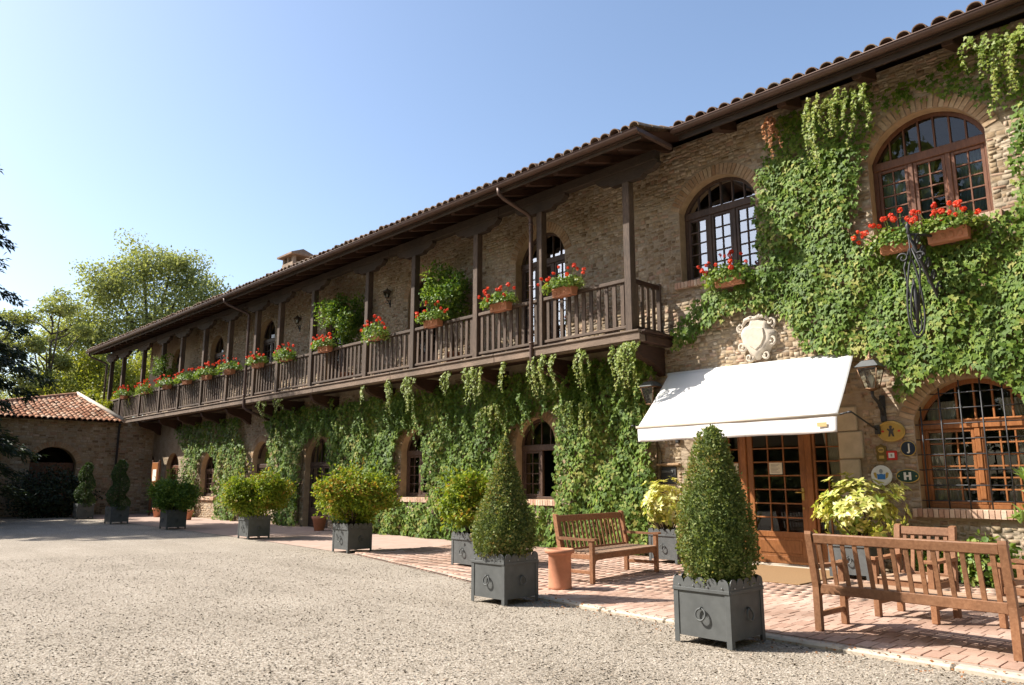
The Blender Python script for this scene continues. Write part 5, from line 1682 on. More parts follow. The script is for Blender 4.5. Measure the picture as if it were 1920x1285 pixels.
def pot(label, loc, k):
    t = thing('terracotta_pot', label, 'pot', (loc[0], loc[1], 0.0 if loc[0] < -14 else 0.033))
    pr = [(0.11 * k, 0), (0.16 * k, 0.26 * k), (0.18 * k, 0.27 * k), (0.185 * k, 0.33 * k), (0.165 * k, 0.335 * k), (0.15 * k, 0.28 * k)]
    obj('body', MB().lathe(pr, 18, capt=True).mesh('body'), MAT['terracotta'], t)
    obj('soil', MB().lathe([(0.152 * k, 0.28 * k), (0.01, 0.30 * k)], 14, capb=False).mesh('soil'), MAT['soil'], t)
    return t


pot('terracotta pot at the foot of the glazed ground-floor door', (-21.3, 12.3), 1.3)
pot('terracotta pot in shade beside the spiral topiary planter', (-33.9, 11.9), 1.15)
pot('terracotta pot in shade behind the green shrub planter', (-30.6, 11.9), 1.15)
obj('door_mat', MB().cbox((-7.0, 10.75, 0.034), (-5.25, 12.75, 0.052), 0.006).mesh('door_mat'), MAT['mat'])
tag(bpy.data.objects['door_mat'], 'large brown coir mat in front of the entrance door', 'mat')
nb_ = thing('notice_board', 'small orange wooden notice case on posts near the far planters', 'notice board', (-35.3, 12.2, 0))
obj('post', MB().cbox((-0.45, -0.05, 0), (-0.37, 0.03, 2.4), 0.01).mesh('post'), MAT['frame'], nb_)
obj('post', MB().cbox((0.37, -0.05, 0), (0.45, 0.03, 2.4), 0.01).mesh('post'), MAT['frame'], nb_)
obj('case', MB().cbox((-0.36, -0.07, 1.25), (0.36, 0.03, 2.3), 0.015).mesh('case'), MAT['door'], nb_)
obj('sheet', MB().box((-0.2, -0.078, 1.5), (0.22, -0.0715, 2.0)).mesh('sheet'), MAT['paper'], nb_)
# ------------------------------------------------------------------ climbing plants
def poly_area(p):
    return 0.5 * abs(sum(p[i][0] * p[(i + 1) % len(p)][1] - p[(i + 1) % len(p)][0] * p[i][1] for i in range(len(p))))


def in_open(px, pz, m=0.02):
    r = np.zeros(px.shape, bool)
    for o in OPEN.values():
        x0, x1, z0, zs, zt = o; cx, cz, R = arc_of(o)
        r |= (px > x0 - m) & (px < x1 + m) & (pz > z0 - m) & ((pz < zs) | ((px - cx) ** 2 + (pz - cz) ** 2 < (R + m) ** 2)) & (pz < zt + m)
    return r


def ivy_leaves(poly, dens, thick, size, rng, ph=0.0, droop=0.3, clear=0.02):
    a = poly_area(poly); xs = [p[0] for p in poly]; zs = [p[1] for p in poly]
    bb = (max(xs) - min(xs)) * (max(zs) - min(zs)); n = int(bb * dens)
    x = rng.uniform(min(xs), max(xs), n); z = rng.uniform(min(zs), max(zs), n)
    jx, jz = rng.normal(0, 0.05, n), rng.normal(0, 0.05, n)
    k = in_poly(x + jx, z + jz, poly)
    if clear is not None: k &= ~in_open(x, z, clear)
    x, z = x[k], z[k]; n = len(x)
    lm = lump(x, z, 1.6, ph)
    d = 0.05 + thick * (0.25 + 0.75 * lm) * (0.25 + 0.75 * np.sqrt(rng.random(n)))
    P = np.stack([x, Y0 - d, z], 1)
    e = 0.1
    gx = (lump(x + e, z, 1.6, ph) - lump(x - e, z, 1.6, ph)) / (2 * e) * thick; gz = (lump(x, z + e, 1.6, ph) - lump(x, z - e, 1.6, ph)) / (2 * e) * thick
    nr = np.stack([-gx, -np.ones(n), -gz + 0.45], 1) + rng.normal(0, 0.22, (n, 3))
    ax = np.stack([rng.normal(0, 0.5, n), np.full(n, -droop), -np.ones(n)], 1)
    sz = rng.uniform(size[0], size[1], n)
    return P, ax, nr, sz


def strands(anchors, rng, step=0.045, size=(0.038, 0.07), y_in=0.0):
    """hanging shoots: (x, y, ztop, length)"""
    P = []; A_x = []; Nn = []; S_ = []; stems = MB()
    for (x, y, zt, L) in anchors:
        n = max(4, int(L / step)); ph = rng.uniform(0, 6.28); am = rng.uniform(0.02, 0.07); pts = []
        dx = rng.normal(0, 0.08)
        for i in range(n + 1):
            t = i / n
            p = np.array((x + am * math.sin(4 * t + ph) + dx * t, y + am * math.cos(3.3 * t + ph) - 0.06 * math.sin(PI * min(1, t * 1.5)), zt - L * t))
            pts.append(p)
            for s_ in (-1, 1):
                for rep in range(2 if t < 0.8 else 1):
                    P.append(p + rng.normal(0, 0.02, 3)); A_x.append((s_ * 0.8 + rng.normal(0, 0.3), rng.normal(-0.3, 0.4), -0.8)); Nn.append((rng.normal(0, 0.4), -1, 0.5 + rng.normal(0, 0.3)))
                    S_.append(rng.uniform(*size) * (1.1 - 0.5 * t))
        stems.tube(pts[::3] + [pts[-1]] if len(pts) > 4 else pts, 0.004, 4)
    return np.array(P), np.array(A_x, float), np.array(Nn, float), np.array(S_), stems


def ivy(name, label, keys, dens, thick, size, seed, light=None, dead=None, dark=None, stems_n=6, group='ivy on the inn walls', clear=0.02, parts=0):
    rng = np.random.default_rng(seed)
    poly0 = IVY[keys[0][0]]; bx = sum(p[0] for p in poly0) / len(poly0); bz = min(p[1] for p in poly0)
    t = thing(name, label, 'ivy', (bx, Y0 - 0.05, max(0, bz)), 0, group)
    Ps = [ivy_leaves(IVY[k], dens * f, thick * g, size, rng, i * 1.7, clear=clear) for i, (k, f, g) in enumerate(keys)]
    P, a, nn, s_ = (np.concatenate(z) for z in zip(*Ps))
    if parts:
        # the leaves that show largest are single parts
        sc_ = -(P[:, 1]) * 3 + rng.random(len(P))
        d_ = np.linalg.norm(P - CAM, axis=1)
        pick = np.argsort(d_ - 1.2 * rng.random(len(P)) + 6 * (Y0 - P[:, 1] < 0.2) + 50 * (P[:, 0] > -2.1))[:parts]
        tv_, tf_ = LEAF['ivy']
        lm_ = [np_mesh('leaf', tv_ * np.array((1 + 0.1 * i, 1, 1)), tf_) for i in range(3)]
        for m_ in lm_: m_.materials.append(MAT['ivy'])
        for j in pick:
            aa = Vector(a[j]).normalized(); n2 = Vector(nn[j]); n2 = (n2 - aa * n2.dot(aa)).normalized(); sd = aa.cross(n2)
            o = bpy.data.objects.new('leaf', lm_[int(j) % 3])
            o.matrix_basis = Matrix(((sd.x, aa.x, n2.x, P[j, 0]), (sd.y, aa.y, n2.y, P[j, 1]), (sd.z, aa.z, n2.z, P[j, 2]), (0, 0, 0, 1))) @ Matrix.Scale(float(s_[j]), 4)
            link(o, t, True)
        kp = np.ones(len(P), bool); kp[pick] = False
        P, a, nn, s_ = P[kp], a[kp], nn[kp], s_[kp]
    f = obj('foliage', leaf_mesh('foliage', P, a, nn, s_, 'ivy', rng=rng), MAT['ivy'], t, True); f['kind'] = 'stuff'
    for i in range(stems_n):
        j = rng.integers(len(P)); x, z = P[j, 0], P[j, 2]; pts = []
        zz = max(0.05, bz if bz < 1 else z - 1.5); xx = x
        while zz < z + 0.4 and len(pts) < 20:
            pts.append((xx, Y0 - 0.035, zz)); zz += 0.25; xx += rng.normal(0, 0.05)
        if len(pts) > 2 and not in_open(np.array([p[0] for p in pts]), np.array([p[2] for p in pts]), 0.0).any():
            obj('stem', MB().tube(pts, 0.012, 5).mesh('stem'), MAT['bark'], t, True)
    if light:
        P, a, nn, s_, sm_ = strands(light, rng)
        f = obj('hanging_shoots', leaf_mesh('hanging_shoots', P, a, nn, s_, 'ivy', rng=rng), MAT['ivy_light'], t, True); f['kind'] = 'stuff'
        obj('shoot_stem', sm_.mesh('shoot_stem'), MAT['bark'], t, True)['kind'] = 'stuff'
    if dark:
        P, a, nn, s_, sm_ = strands(dark, rng, size=(0.04, 0.075))
        f = obj('trailing_shoots', leaf_mesh('trailing_shoots', P, a, nn, s_, 'ivy', rng=rng), MAT['ivy'], t, True); f['kind'] = 'stuff'
    if dead:
        P, a, nn, s_, sm_ = strands(dead, rng, size=(0.05, 0.07))
        f = obj('dead_shoots', leaf_mesh('dead_shoots', P, a, nn, s_, 'ivy', rng=rng), MAT['ivy_dead'], t, True); f['kind'] = 'stuff'
    return t


r2 = np.random.default_rng(77)
li = [(x, 12.30 + r2.normal(0, 0.07), 8.02 + r2.normal(0, 0.05), L) for x, L in zip(np.linspace(-5.30, -4.22, 15) + r2.normal(0, 0.05, 15), r2.uniform(0.35, 1.35, 15))]
li2 = [(x, 12.30 + r2.normal(0, 0.07), 8.0 + r2.normal(0, 0.06), L) for x, L in zip(np.linspace(-2.75, -1.7, 15) + r2.normal(0, 0.05, 15), r2.uniform(0.4, 1.35, 15))]
dd_ = [(x, 12.42, 8.05, L) for x, L in ((-6.12, 0.5), (-6.05, 0.75), (-5.98, 0.6), (-6.08, 0.4))]
ivy('ivy', 'big green ivy between the two upper arched windows and above the entrance', [('main', 820, 1.0), ('thin', 480, 0.35)], 1.0, 0.27, (0.05, 0.108), 41, li, dd_, parts=240)
ivy('ivy', 'ivy hanging from the eave over the rightmost upper window', [('above', 330, 0.3), ('right', 480, 0.8)], 1.0, 0.26, (0.055, 0.105), 42, li2, stems_n=0)


def gal_strands(xa, xb, n, seed, zt=4.15, Lr=(0.35, 1.0), y=12.2, sp=0.25):
    r = np.random.default_rng(seed)
    return [(x, y + r.normal(0, sp), zt + r.normal(0, 0.03), L) for x, L in zip(r.uniform(xa, xb, n), r.uniform(*Lr, n))]


def veil(xa, xb, n, seed):
    r = np.random.default_rng(seed + 50)
    return [(x, 12.62 + r.normal(0, 0.09), zt, L) for x, zt, L in zip(r.uniform(xa, xb, n), r.uniform(3.15, 4.1, n), r.uniform(0.25, 0.8, n))]


def out_strands(xs, seed, Lr=(0.4, 0.9)):
    r = np.random.default_rng(seed)
    return [(x + r.normal(0, 0.07), 11.9 + r.normal(0, 0.05), 4.18, r.uniform(*Lr)) for x in xs for _ in range(4)]


ivy('ivy', 'thick ivy column under the gallery end, left of the awning', [('a', 700, 1.0)], 1.0, 0.40, (0.055, 0.115), 43, out_strands([-11.6, -11.35, -11.1, -10.2, -9.3, -9.0, -8.95], 2, (0.3, 1.0)) + gal_strands(-11.5, -10.6, 7, 1, 3.2, (0.4, 0.9), 12.45, 0.06), dark=veil(-11.7, -9.1, 45, 1))
ivy('ivy', 'ivy mass between the half-open casement and the next window to its left', [('b', 620, 1.0)], 1.0, 0.40, (0.055, 0.115), 44, out_strands([-17.2, -16.4, -16.2, -14.7, -14.0, -13.7, -13.5, -12.6], 4, (0.25, 0.9)) + gal_strands(-14.2, -13.2, 6, 2, 3.3, (0.3, 0.8), 12.45, 0.06), dark=veil(-18, -11.9, 80, 3))
ivy('ivy', 'ivy wall between the glazed ground-floor door and the window to its right', [('c', 500, 1.0)], 1.0, 0.38, (0.06, 0.13), 45, out_strands([-18.6], 6, (0.3, 0.5)), dark=veil(-21.8, -17.6, 50, 5))
ivy('ivy', 'ivy strip just left of the glazed ground-floor door', [('d', 420, 1.0)], 1.0, 0.36, (0.06, 0.13), 46, out_strands([-23.5, -24.8], 8, (0.3, 0.6)), dark=veil(-26, -22, 40, 7))
ivy('ivy', 'straggling ivy on the far shaded end of the ground-floor wall', [('e', 320, 1.0)], 1.0, 0.34, (0.06, 0.13), 47, None)


# ------------------------------------------------------------------ shrubs
def shell_points(n, rng, rad, squash=(1, 1, 1), inner=0.55, noise=0.16, k=3.0):
    d = norm(rng.normal(0, 1, (n, 3)))
    w = 1 + noise * (np.sin(k * d[:, 0] * 2.3 + 1) * np.cos(k * d[:, 2] * 2.1) + 0.7 * np.sin(k * d[:, 1] * 3.1 + k * d[:, 2] * 2.7)) + 0.05 * rng.normal(0, 1, n)
    r = (inner + (1 - inner) * rng.random(n) ** 0.6) * w
    return d * r[:, None] * rad * np.array(squash), d


def bush(parent, name, mat, cen, rad, squash, n, size, kind, seed, up=0.5, kind_stuff=True, inner=0.55, noise=0.16):
    rng = np.random.default_rng(seed)
    P, d = shell_points(n, rng, rad, squash, inner, noise)
    P = P + np.array(cen)
    nr = d + np.array((0, 0, up)) + rng.normal(0, 0.4, (n, 3))
    ax = np.cross(d, rng.normal(0, 1, (n, 3))) + d * 0.7 + np.array((0, 0, -0.1))
    o = obj(name, leaf_mesh(name, P, ax, nr, rng.uniform(size[0], size[1], n), kind, rng=rng), mat, parent)
    if kind_stuff: o['kind'] = 'stuff'
    return o


def twigs(parent, cen_top, base_z, n, rng, r=0.012, name='stem'):
    m_ = MB()
    for i in range(n):
        e = np.array(cen_top) + rng.normal(0, 0.16, 3) * np.array((1, 1, 0.6))
        m_.tube([(e[0] * 0.15, e[1] * 0.15, base_z), (e[0] * 0.5, e[1] * 0.5, (base_z + e[2]) / 2), tuple(e)], [r * 1.4, r, r * 0.5], 5)
    return obj(name, m_.mesh(name), MAT['bark'], parent)


def cone_tree(label, xy, seed, prof):
    rng = np.random.default_rng(seed)
    t = thing('box_tree', label, 'topiary', (xy[0], xy[1], 0.48), 0, 'clipped cone box trees')
    zz = np.array([p[0] for p in prof]); rr_ = np.array([p[1] for p in prof])
    n = 15000
    z = rng.uniform(zz[0], zz[-1], int(n * 2.5)); r = np.interp(z, zz, rr_); k = rng.random(len(z)) < r / rr_.max(); z = z[k][:n]; r = np.interp(z, zz, rr_); n = len(z)
    a = rng.uniform(0, 2 * PI, n)
    lum = 1 + 0.06 * np.sin(a + 2.0 * z + seed) + 0.08 * np.sin(5 * a + 7 * z) * np.sin(9 * z + 2 * a) + 0.05 * np.sin(11 * a - 13 * z) + 0.045 * np.sin(23 * a + 17 * z) * np.sin(29 * z - 9 * a)
    rad = r * lum * (1 - 0.20 * rng.random(n) ** 2.0) + rng.normal(0, 0.012, n) + 0.03 * (rng.random(n) > 0.93)
    P = np.stack([rad * np.cos(a), rad * np.sin(a), z - 0.48], 1)
    dr = np.gradient(rr_, zz); slope = np.interp(z, zz, dr)
    d = norm(np.stack([np.cos(a), np.sin(a), -slope], 1))
    nr = d + rng.normal(0, 0.55, (n, 3)); ax = np.cross(d, rng.normal(0, 1, (n, 3))) + 0.9 * d + np.array((0, 0, 0.35))
    f = obj('foliage', leaf_mesh('foliage', P, ax, nr, rng.uniform(0.022, 0.042, n), 'oval', rng=rng), MAT['box_leaf'], t); f['kind'] = 'stuff'
    core = MB().lathe([(max(0.005, p[1] * 0.78), p[0] - 0.48) for p in prof], 16)
    c = obj('inner_twigs', core.mesh('inner_twigs'), MAT['box_leaf'], t)
    obj('trunk', MB().tube([(0, 0, -0.05), (0.01, 0, 0.3), (0, 0, 1.3)], [0.035, 0.03, 0.01], 7).mesh('trunk'), MAT['bark'], t)
    return t


prof1 = [(0.50, 0.20), (0.56, 0.27), (0.66, 0.31), (0.80, 0.34), (0.95, 0.352), (1.10, 0.34), (1.22, 0.322), (1.36, 0.285), (1.50, 0.245), (1.64, 0.205), (1.78, 0.168), (1.90, 0.125), (1.98, 0.085), (2.04, 0.012)]
cone_tree('clipped cone box tree in the nearest planter, right of the benches gap', PL[0][0], 51, prof1)
prof2 = [(0.50, 0.20), (0.58, 0.31), (0.70, 0.365), (0.84, 0.385), (0.96, 0.37), (1.1, 0.325), (1.3, 0.24), (1.5, 0.175), (1.7, 0.12), (1.85, 0.08), (1.96, 0.045), (2.08, 0.01)]
cone_tree('clipped cone box tree with a slimmer point beside the terracotta cylinder', PL[1][0], 52, prof2)


def round_shrub(label, i, cen_z, rad, squash, n, seed, mat='euonymus', dx=0.0):
    xy = PL[i][0]
    t = thing('potted_shrub', label, 'shrub', (xy[0] + dx, xy[1], 0.48), 0, 'rounded shrubs in planters')
    rng = np.random.default_rng(seed)
    twigs(t, (0, 0, cen_z - 0.5), 0.0, 12, rng)
    # several overlapping sprays make an uneven outline
    o = None; Ps = []; Ns = []; 
    for k_ in range(40):
        d = norm(rng.normal(0, 1, 3)); d[2] = d[2] * 0.85 + 0.05
        c = d * rad * np.array(squash) * rng.uniform(0.45, 0.80)
        P, dn = shell_points(n // 40, rng, rad * rng.uniform(0.26, 0.40), (1, 1, 0.8), 0.35, 0.15)
        Ps.append(P + c); Ns.append(dn * 0.6 + d)
    P = np.concatenate(Ps); d = norm(np.concatenate(Ns)); m_ = len(P)
    P = P + np.array((0, 0, cen_z - 0.48))
    P[:, 2] = np.maximum(P[:, 2], 0.08)
    nr = d + np.array((0, 0, 0.6)) + rng.normal(0, 0.45, (m_, 3)); ax = np.cross(d, rng.normal(0, 1, (m_, 3))) + d * 0.9
    nsh = 46; dsh = norm(rng.normal(0, 1, (nsh, 3)) + np.array((0, 0, 0.6))); base_ = dsh * rad * np.array(squash) * 0.85
    Pe = np.concatenate([base_ + dsh * rad * f0 + rng.normal(0, 0.012, (nsh, 3)) for f0 in (0.08, 0.14, 0.2, 0.26, 0.32)]) + np.array((0, 0, cen_z - 0.48))
    Pe[:, 2] = np.maximum(Pe[:, 2], 0.1); de = np.tile(dsh, (5, 1))
    P = np.concatenate([P, Pe]); ax = np.concatenate([ax, de + rng.normal(0, 0.5, Pe.shape)]); nr = np.concatenate([nr, rng.normal(0, 0.5, Pe.shape) + np.array((0, 0, 1.0))]); m_ = len(P)
    f = obj('foliage', leaf_mesh('foliage', P, ax, nr, rng.uniform(0.045, 0.095, m_), 'oval', rng=rng), MAT[mat], t); f['kind'] = 'stuff'
    return t


round_shrub('yellow-green shrub half hidden behind the second cone tree', 2, 1.14, 0.66, (1.0, 1.0, 0.85), 10500, 61, dx=-0.1)
round_shrub('broad yellow-green shrub in front of the glazed ground-floor door', 3, 1.14, 0.93, (1.0, 1.0, 0.68), 16500, 62)
round_shrub('broad yellow-green shrub in front of the pale arched window', 4, 1.14, 0.94, (1.0, 1.0, 0.68), 15500, 63)
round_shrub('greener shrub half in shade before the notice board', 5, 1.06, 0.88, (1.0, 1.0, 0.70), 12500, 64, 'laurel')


def spiral(label, i, seed):
    xy = PL[i][0]; rng = np.random.default_rng(seed)
    t = thing('spiral_topiary', label, 'topiary', (xy[0], xy[1], 0.48), 0, 'spiral topiaries')
    n = 7000; z = rng.uniform(0.0, 1.75, n); a = rng.uniform(0, 2 * PI, n)
    env = np.interp(z, [0, 0.25, 0.7, 1.2, 1.6, 1.78], [0.36, 0.42, 0.36, 0.30, 0.22, 0.05])
    gro = 0.5 + 0.5 * np.cos(a - z * 2 * PI * 1.3)
    r = env * (0.42 + 0.58 * gro ** 0.5) * (1 - 0.12 * rng.random(n))
    P = np.stack([r * np.cos(a), r * np.sin(a), z], 1); d = np.stack([np.cos(a), np.sin(a), 0.2 * np.ones(n)], 1)
    ax = np.cross(d, rng.normal(0, 1, (n, 3))) + d
    f = obj('foliage', leaf_mesh('foliage', P, ax, d + rng.normal(0, 0.5, (n, 3)), rng.uniform(0.04, 0.065, n), 'oval', rng=rng), MAT['topiary'], t); f['kind'] = 'stuff'
    obj('trunk', MB().tube([(0, 0, 0), (0, 0, 1.6)], [0.06, 0.03], 7).mesh('trunk'), MAT['bark'], t)


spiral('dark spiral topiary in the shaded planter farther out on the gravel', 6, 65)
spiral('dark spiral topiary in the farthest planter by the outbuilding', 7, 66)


def aucuba(label, i, cen, rad, squash, n_single, n_rest, seed, dx):
    xy = PL[i][0]; rng = np.random.default_rng(seed)
    t = thing('aucuba_shrub', label, 'shrub', (xy[0] + dx[0], xy[1] + dx[1], 0.51), 0, 'yellow aucubas beside the entrance')
    n = n_single + n_rest
    # leaf rosettes at shoot tips
    nr_ = n // 7
    C0, dn = shell_points(nr_, rng, rad, squash, 0.45, 0.22, 2.2)
    P = np.repeat(C0, 7, 0) + rng.normal(0, 0.012, (nr_ * 7, 3)); d = np.repeat(dn, 7, 0)
    d = norm(d + np.array((0, 0, 0.5)))
    ang = np.tile(np.arange(7) * 2 * PI / 7, nr_) + np.repeat(rng.uniform(0, 6.28, nr_), 7)
    u = norm(np.cross(d, np.array((0.3, 0.2, 1.0)))); v = np.cross(d, u)
    rad_d = u * np.cos(ang)[:, None] + v * np.sin(ang)[:, None]
    ax = rad_d + d * 0.45 + np.array((0, 0, -0.15)); nr = d - rad_d * 0.4 + rng.normal(0, 0.15, d.shape)
    P[:, 2] = np.maximum(P[:, 2] + cen, 0.06)
    s_ = rng.uniform(0.085, 0.145, len(P))
    tv_ = np.array([(0, 0, 0), (0.17, 0.25, 0.05), (0.21, 0.55, 0.04), (0, 1.0, -0.08), (-0.21, 0.55, 0.04), (-0.17, 0.25, 0.05), (0, 0.5, -0.01)]); tf_ = np.array([(0, 1, 6), (1, 2, 6), (2, 3, 6), (3, 4, 6), (4, 5, 6), (5, 0, 6)])
    LEAF['aucuba'] = (tv_, tf_)
    wp = P + np.array((xy[0] + dx[0], xy[1] + dx[1], 0.51)); order = np.argsort(np.linalg.norm(wp - CAM, axis=1) + 0.35 * rng.random(len(P)))
    lm_ = [np_mesh('leaf', tv_ * np.array((0.9 + 0.15 * k_, 1, 1 + 0.5 * k_)), tf_) for k_ in range(3)]
    for m_ in lm_: m_.materials.append(MAT['aucuba'])
    for j in order[:n_single]:
        aa = Vector(ax[j]).normalized(); n2 = Vector(nr[j]); n2 = (n2 - aa * n2.dot(aa)).normalized(); sd = aa.cross(n2)
        o = bpy.data.objects.new('leaf', lm_[int(j) % 3])
        o.matrix_basis = Matrix(((sd.x, aa.x, n2.x, P[j, 0]), (sd.y, aa.y, n2.y, P[j, 1]), (sd.z, aa.z, n2.z, P[j, 2]), (0, 0, 0, 1))) @ Matrix.Scale(float(s_[j]), 4)
        link(o, t)
    r_ = order[n_single:]
    f = obj('foliage', leaf_mesh('foliage', P[r_], ax[r_], nr[r_], s_[r_], 'aucuba', rng=rng), MAT['aucuba'], t); f['kind'] = 'stuff'
    twigs(t, (0, 0, cen), 0.0, 14, rng)
    return t


aucuba('pale yellow aucuba shrub left of the entrance, behind the near cone tree', 8, 0.55, 0.46, (1.0, 0.9, 0.98), 150, 900, 67, (-0.02, -0.1))
aucuba('pale yellow aucuba shrub right of the entrance, behind the bench', 9, 0.55, 0.66, (1.0, 0.8, 0.78), 220, 1500, 68, (0.12, -0.05))


# ------------------------------------------------------------------ geranium boxes
def petal_ball(seed):
    rng = np.random.default_rng(seed); n = 46
    d = norm(rng.normal(0, 1, (n, 3)) + np.array((0, 0, 0.25)))
    P = d * 0.035; ax = np.cross(d, rng.normal(0, 1, (n, 3)))
    m_ = leaf_mesh('flower', P, ax, d, rng.uniform(0.028, 0.04, n), 'round', rng=rng); m_.materials.append(MAT['petal'])
    return m_


BALLS = [petal_ball(i) for i in range(4)]
BOXM = MB()
prof = [(-0.085, 0.0), (0.085, 0.0), (0.105, 0.155), (0.12, 0.16), (0.12, 0.19), (-0.12, 0.19), (-0.12, 0.16), (-0.105, 0.155)]
BOXM.prism(prof, lambda u, v: (-0.28, u, v), lambda u, v: (0.28, u, v))
for x_ in (-0.18, -0.06, 0.06, 0.18): BOXM.cbox((x_ - 0.035, -0.108, 0.04), (x_ + 0.035, -0.088, 0.13), 0.008)
BOXM = BOXM.mesh('trough'); BOXM.materials.append(MAT['terracotta'])


def flower_box(label, loc, seed, nf=9, spread=(0.36, 0.2, 0.17), n=420, trail=0.15, group='geranium boxes on the gallery rail', rz=0.0):
    rng = np.random.default_rng(seed)
    t = thing('flower_box', label, 'flower box', loc, rz, group)
    obj('trough', BOXM, None, t)
    d = norm(rng.normal(0, 1, (n, 3))); d[:, 2] = np.abs(d[:, 2]) * 0.9 - trail * rng.random(n)
    P = d * np.array(spread) * rng.uniform(0.45, 1.1, n)[:, None] + np.array((0, -0.04, 0.20))
    ax = np.cross(d, rng.normal(0, 1, (n, 3))) + d * 0.5
    f = obj('foliage', leaf_mesh('foliage', P, ax, d + np.array((0, 0, 0.7)) + rng.normal(0, 0.4, (n, 3)), rng.uniform(0.045, 0.075, n), 'round', rng=rng), MAT['geranium'], t); f['kind'] = 'stuff'
    stem = MB()
    for i in range(nf):
        dd2 = norm(rng.normal(0, 1, 3)); dd2[1] = -abs(dd2[1]) * 0.8; dd2[2] = abs(dd2[2]) * 0.9 + 0.25 * rng.random() - 0.15 * (rng.random() < 0.3)
        p = dd2 * np.array(spread) * rng.uniform(1.0, 1.3) + np.array((rng.normal(0, 0.08), -0.03, 0.25 + 0.07 * rng.random()))
        s_ = rng.uniform(0.7, 1.2)
        obj('flower', BALLS[i % 4], None, t, loc=tuple(p), rot=tuple(rng.uniform(0, 3, 3)), scale=(s_, s_, s_ * 0.85))
        stem.tube([(p[0] * 0.5, p[1] * 0.4, 0.19), (p[0] * 0.85, p[1] * 0.8, p[2] * 0.7 + 0.05), tuple(p)], 0.005, 4)
    obj('stem', stem.mesh('stem'), MAT['geranium'], t)
    return t


ORD = ['first', 'second', 'third', 'fourth', 'fifth', 'sixth', 'seventh', 'eighth', 'ninth', 'tenth', 'eleventh', 'twelfth', 'thirteenth']
FB = [-10.62, -12.63, -15.19, -17.75, -20.56, -23.05, -25.1, -27.4, -29.5, -31.5, -33.7, -36.4, -39.3]
for i, x_ in enumerate(FB):
    flower_box('terracotta box of red geraniums on the gallery rail, %s from the end nearest the awning' % ORD[i], (x_, 11.80, 5.40), 100 + i, nf=14 if i < 6 else 16, spread=((0.52, 0.30, 0.27) if i != 3 else (0.50, 0.32, 0.34)) if i < 7 else (0.78, 0.34, 0.30), trail=0.35 if i not in (3, 5, 11) else 0.95, n=950 if i < 8 else 900)
    sd_ = MB().tube([(-0.2, 0.14, 0.17), (-0.2, 0.14, -0.01), (-0.2, -0.09, -0.012)], 0.006, 5); sd_.tube([(0.2, 0.14, 0.17), (0.2, 0.14, -0.01), (0.2, -0.09, -0.012)], 0.006, 5)
    sd_.tube([(-0.2, 0.14, 0.15), (-0.2, 0.26, 0.15)], 0.006, 5); sd_.tube([(0.2, 0.14, 0.15), (0.2, 0.26, 0.15)], 0.006, 5)
    obj('hook', sd_.mesh('hook'), MAT['iron'], [o for o in bpy.data.objects if o.name.startswith('flower_box')][-1])
flower_box('terracotta box of red geraniums on the sill of the sky-reflecting upper window', (-7.25, 12.80, 5.18), 131, nf=17, spread=(0.55, 0.3, 0.3), n=1100, trail=0.9, group='geranium boxes on window sills')
flower_box('terracotta box of red geraniums on the sill below the teal-curtained window', (-3.42, 12.74, 5.16), 132, nf=18, spread=(0.55, 0.28, 0.27), n=1000, trail=0.3, group='geranium boxes on window sills')
flower_box('terracotta box of red geraniums at the left jamb of the teal-curtained window', (-4.15, 12.76, 5.16), 133, nf=20, spread=(0.52, 0.28, 0.3), n=1000, trail=0.7, group='geranium boxes on window sills')


# ------------------------------------------------------------------ potted shrubs standing on the gallery
def gallery_shrub(label, x, rad, cz, seed, squash=(1, 0.75, 0.95), n=3600, lean=(-0.1, -0.2)):
    rng = np.random.default_rng(seed)
    t = thing('gallery_shrub', label, 'shrub', (x, 12.42, 4.376), 0, 'potted shrubs on the gallery')
    pr = [(0.15, 0), (0.21, 0.34), (0.235, 0.35), (0.235, 0.42), (0.21, 0.42), (0.2, 0.36)]
    obj('pot', MB().lathe(pr, 18).mesh('pot'), MAT['terracotta'], t)
    obj('trunk', MB().tube([(0, 0, 0.3), (0.02, -0.03, 0.8), (lean[0], lean[1], cz - 4.376)], [0.035, 0.03, 0.015], 7).mesh('trunk'), MAT['bark'], t)
    Ps = []; Ns = []
    for k_ in range(30):
        d = norm(rng.normal(0, 1, 3)); c = d * rad * np.array(squash) * rng.uniform(0.35, 0.85)
        P, dn = shell_points(n // 30, rng, rad * rng.uniform(0.2, 0.36), (1, 1, 1), 0.3, 0.15); Ps.append(P + c); Ns.append(dn * 0.6 + d)
    P = np.concatenate(Ps) + np.array((lean[0], lean[1], cz - 4.376)); d = norm(np.concatenate(Ns)); m_ = len(P)
    nr = d + np.array((0, 0, 0.6)) + rng.normal(0, 0.4, (m_, 3)); ax = np.cross(d, rng.normal(0, 1, (m_, 3))) + d * 0.8
    f = obj('foliage', leaf_mesh('foliage', P, ax, nr, rng.uniform(0.07, 0.12, m_), 'oval', rng=rng), MAT['laurel'], t); f['kind'] = 'stuff'
    return t


gallery_shrub('bushy potted shrub on the gallery, the nearer of the two large ones', -15.1, 0.85, 6.35, 71, (1.0, 0.75, 1.05))
gallery_shrub('bushy potted shrub on the gallery, the farther of the two large ones', -20.3, 0.95, 6.55, 72, (1.1, 0.7, 0.95))
gallery_shrub('thin leafy shrub rising above the geraniums at the far end of the gallery', -34.6, 0.75, 6.5, 73, (0.8, 0.6, 1.1), 1100, (-0.3, -0.4))

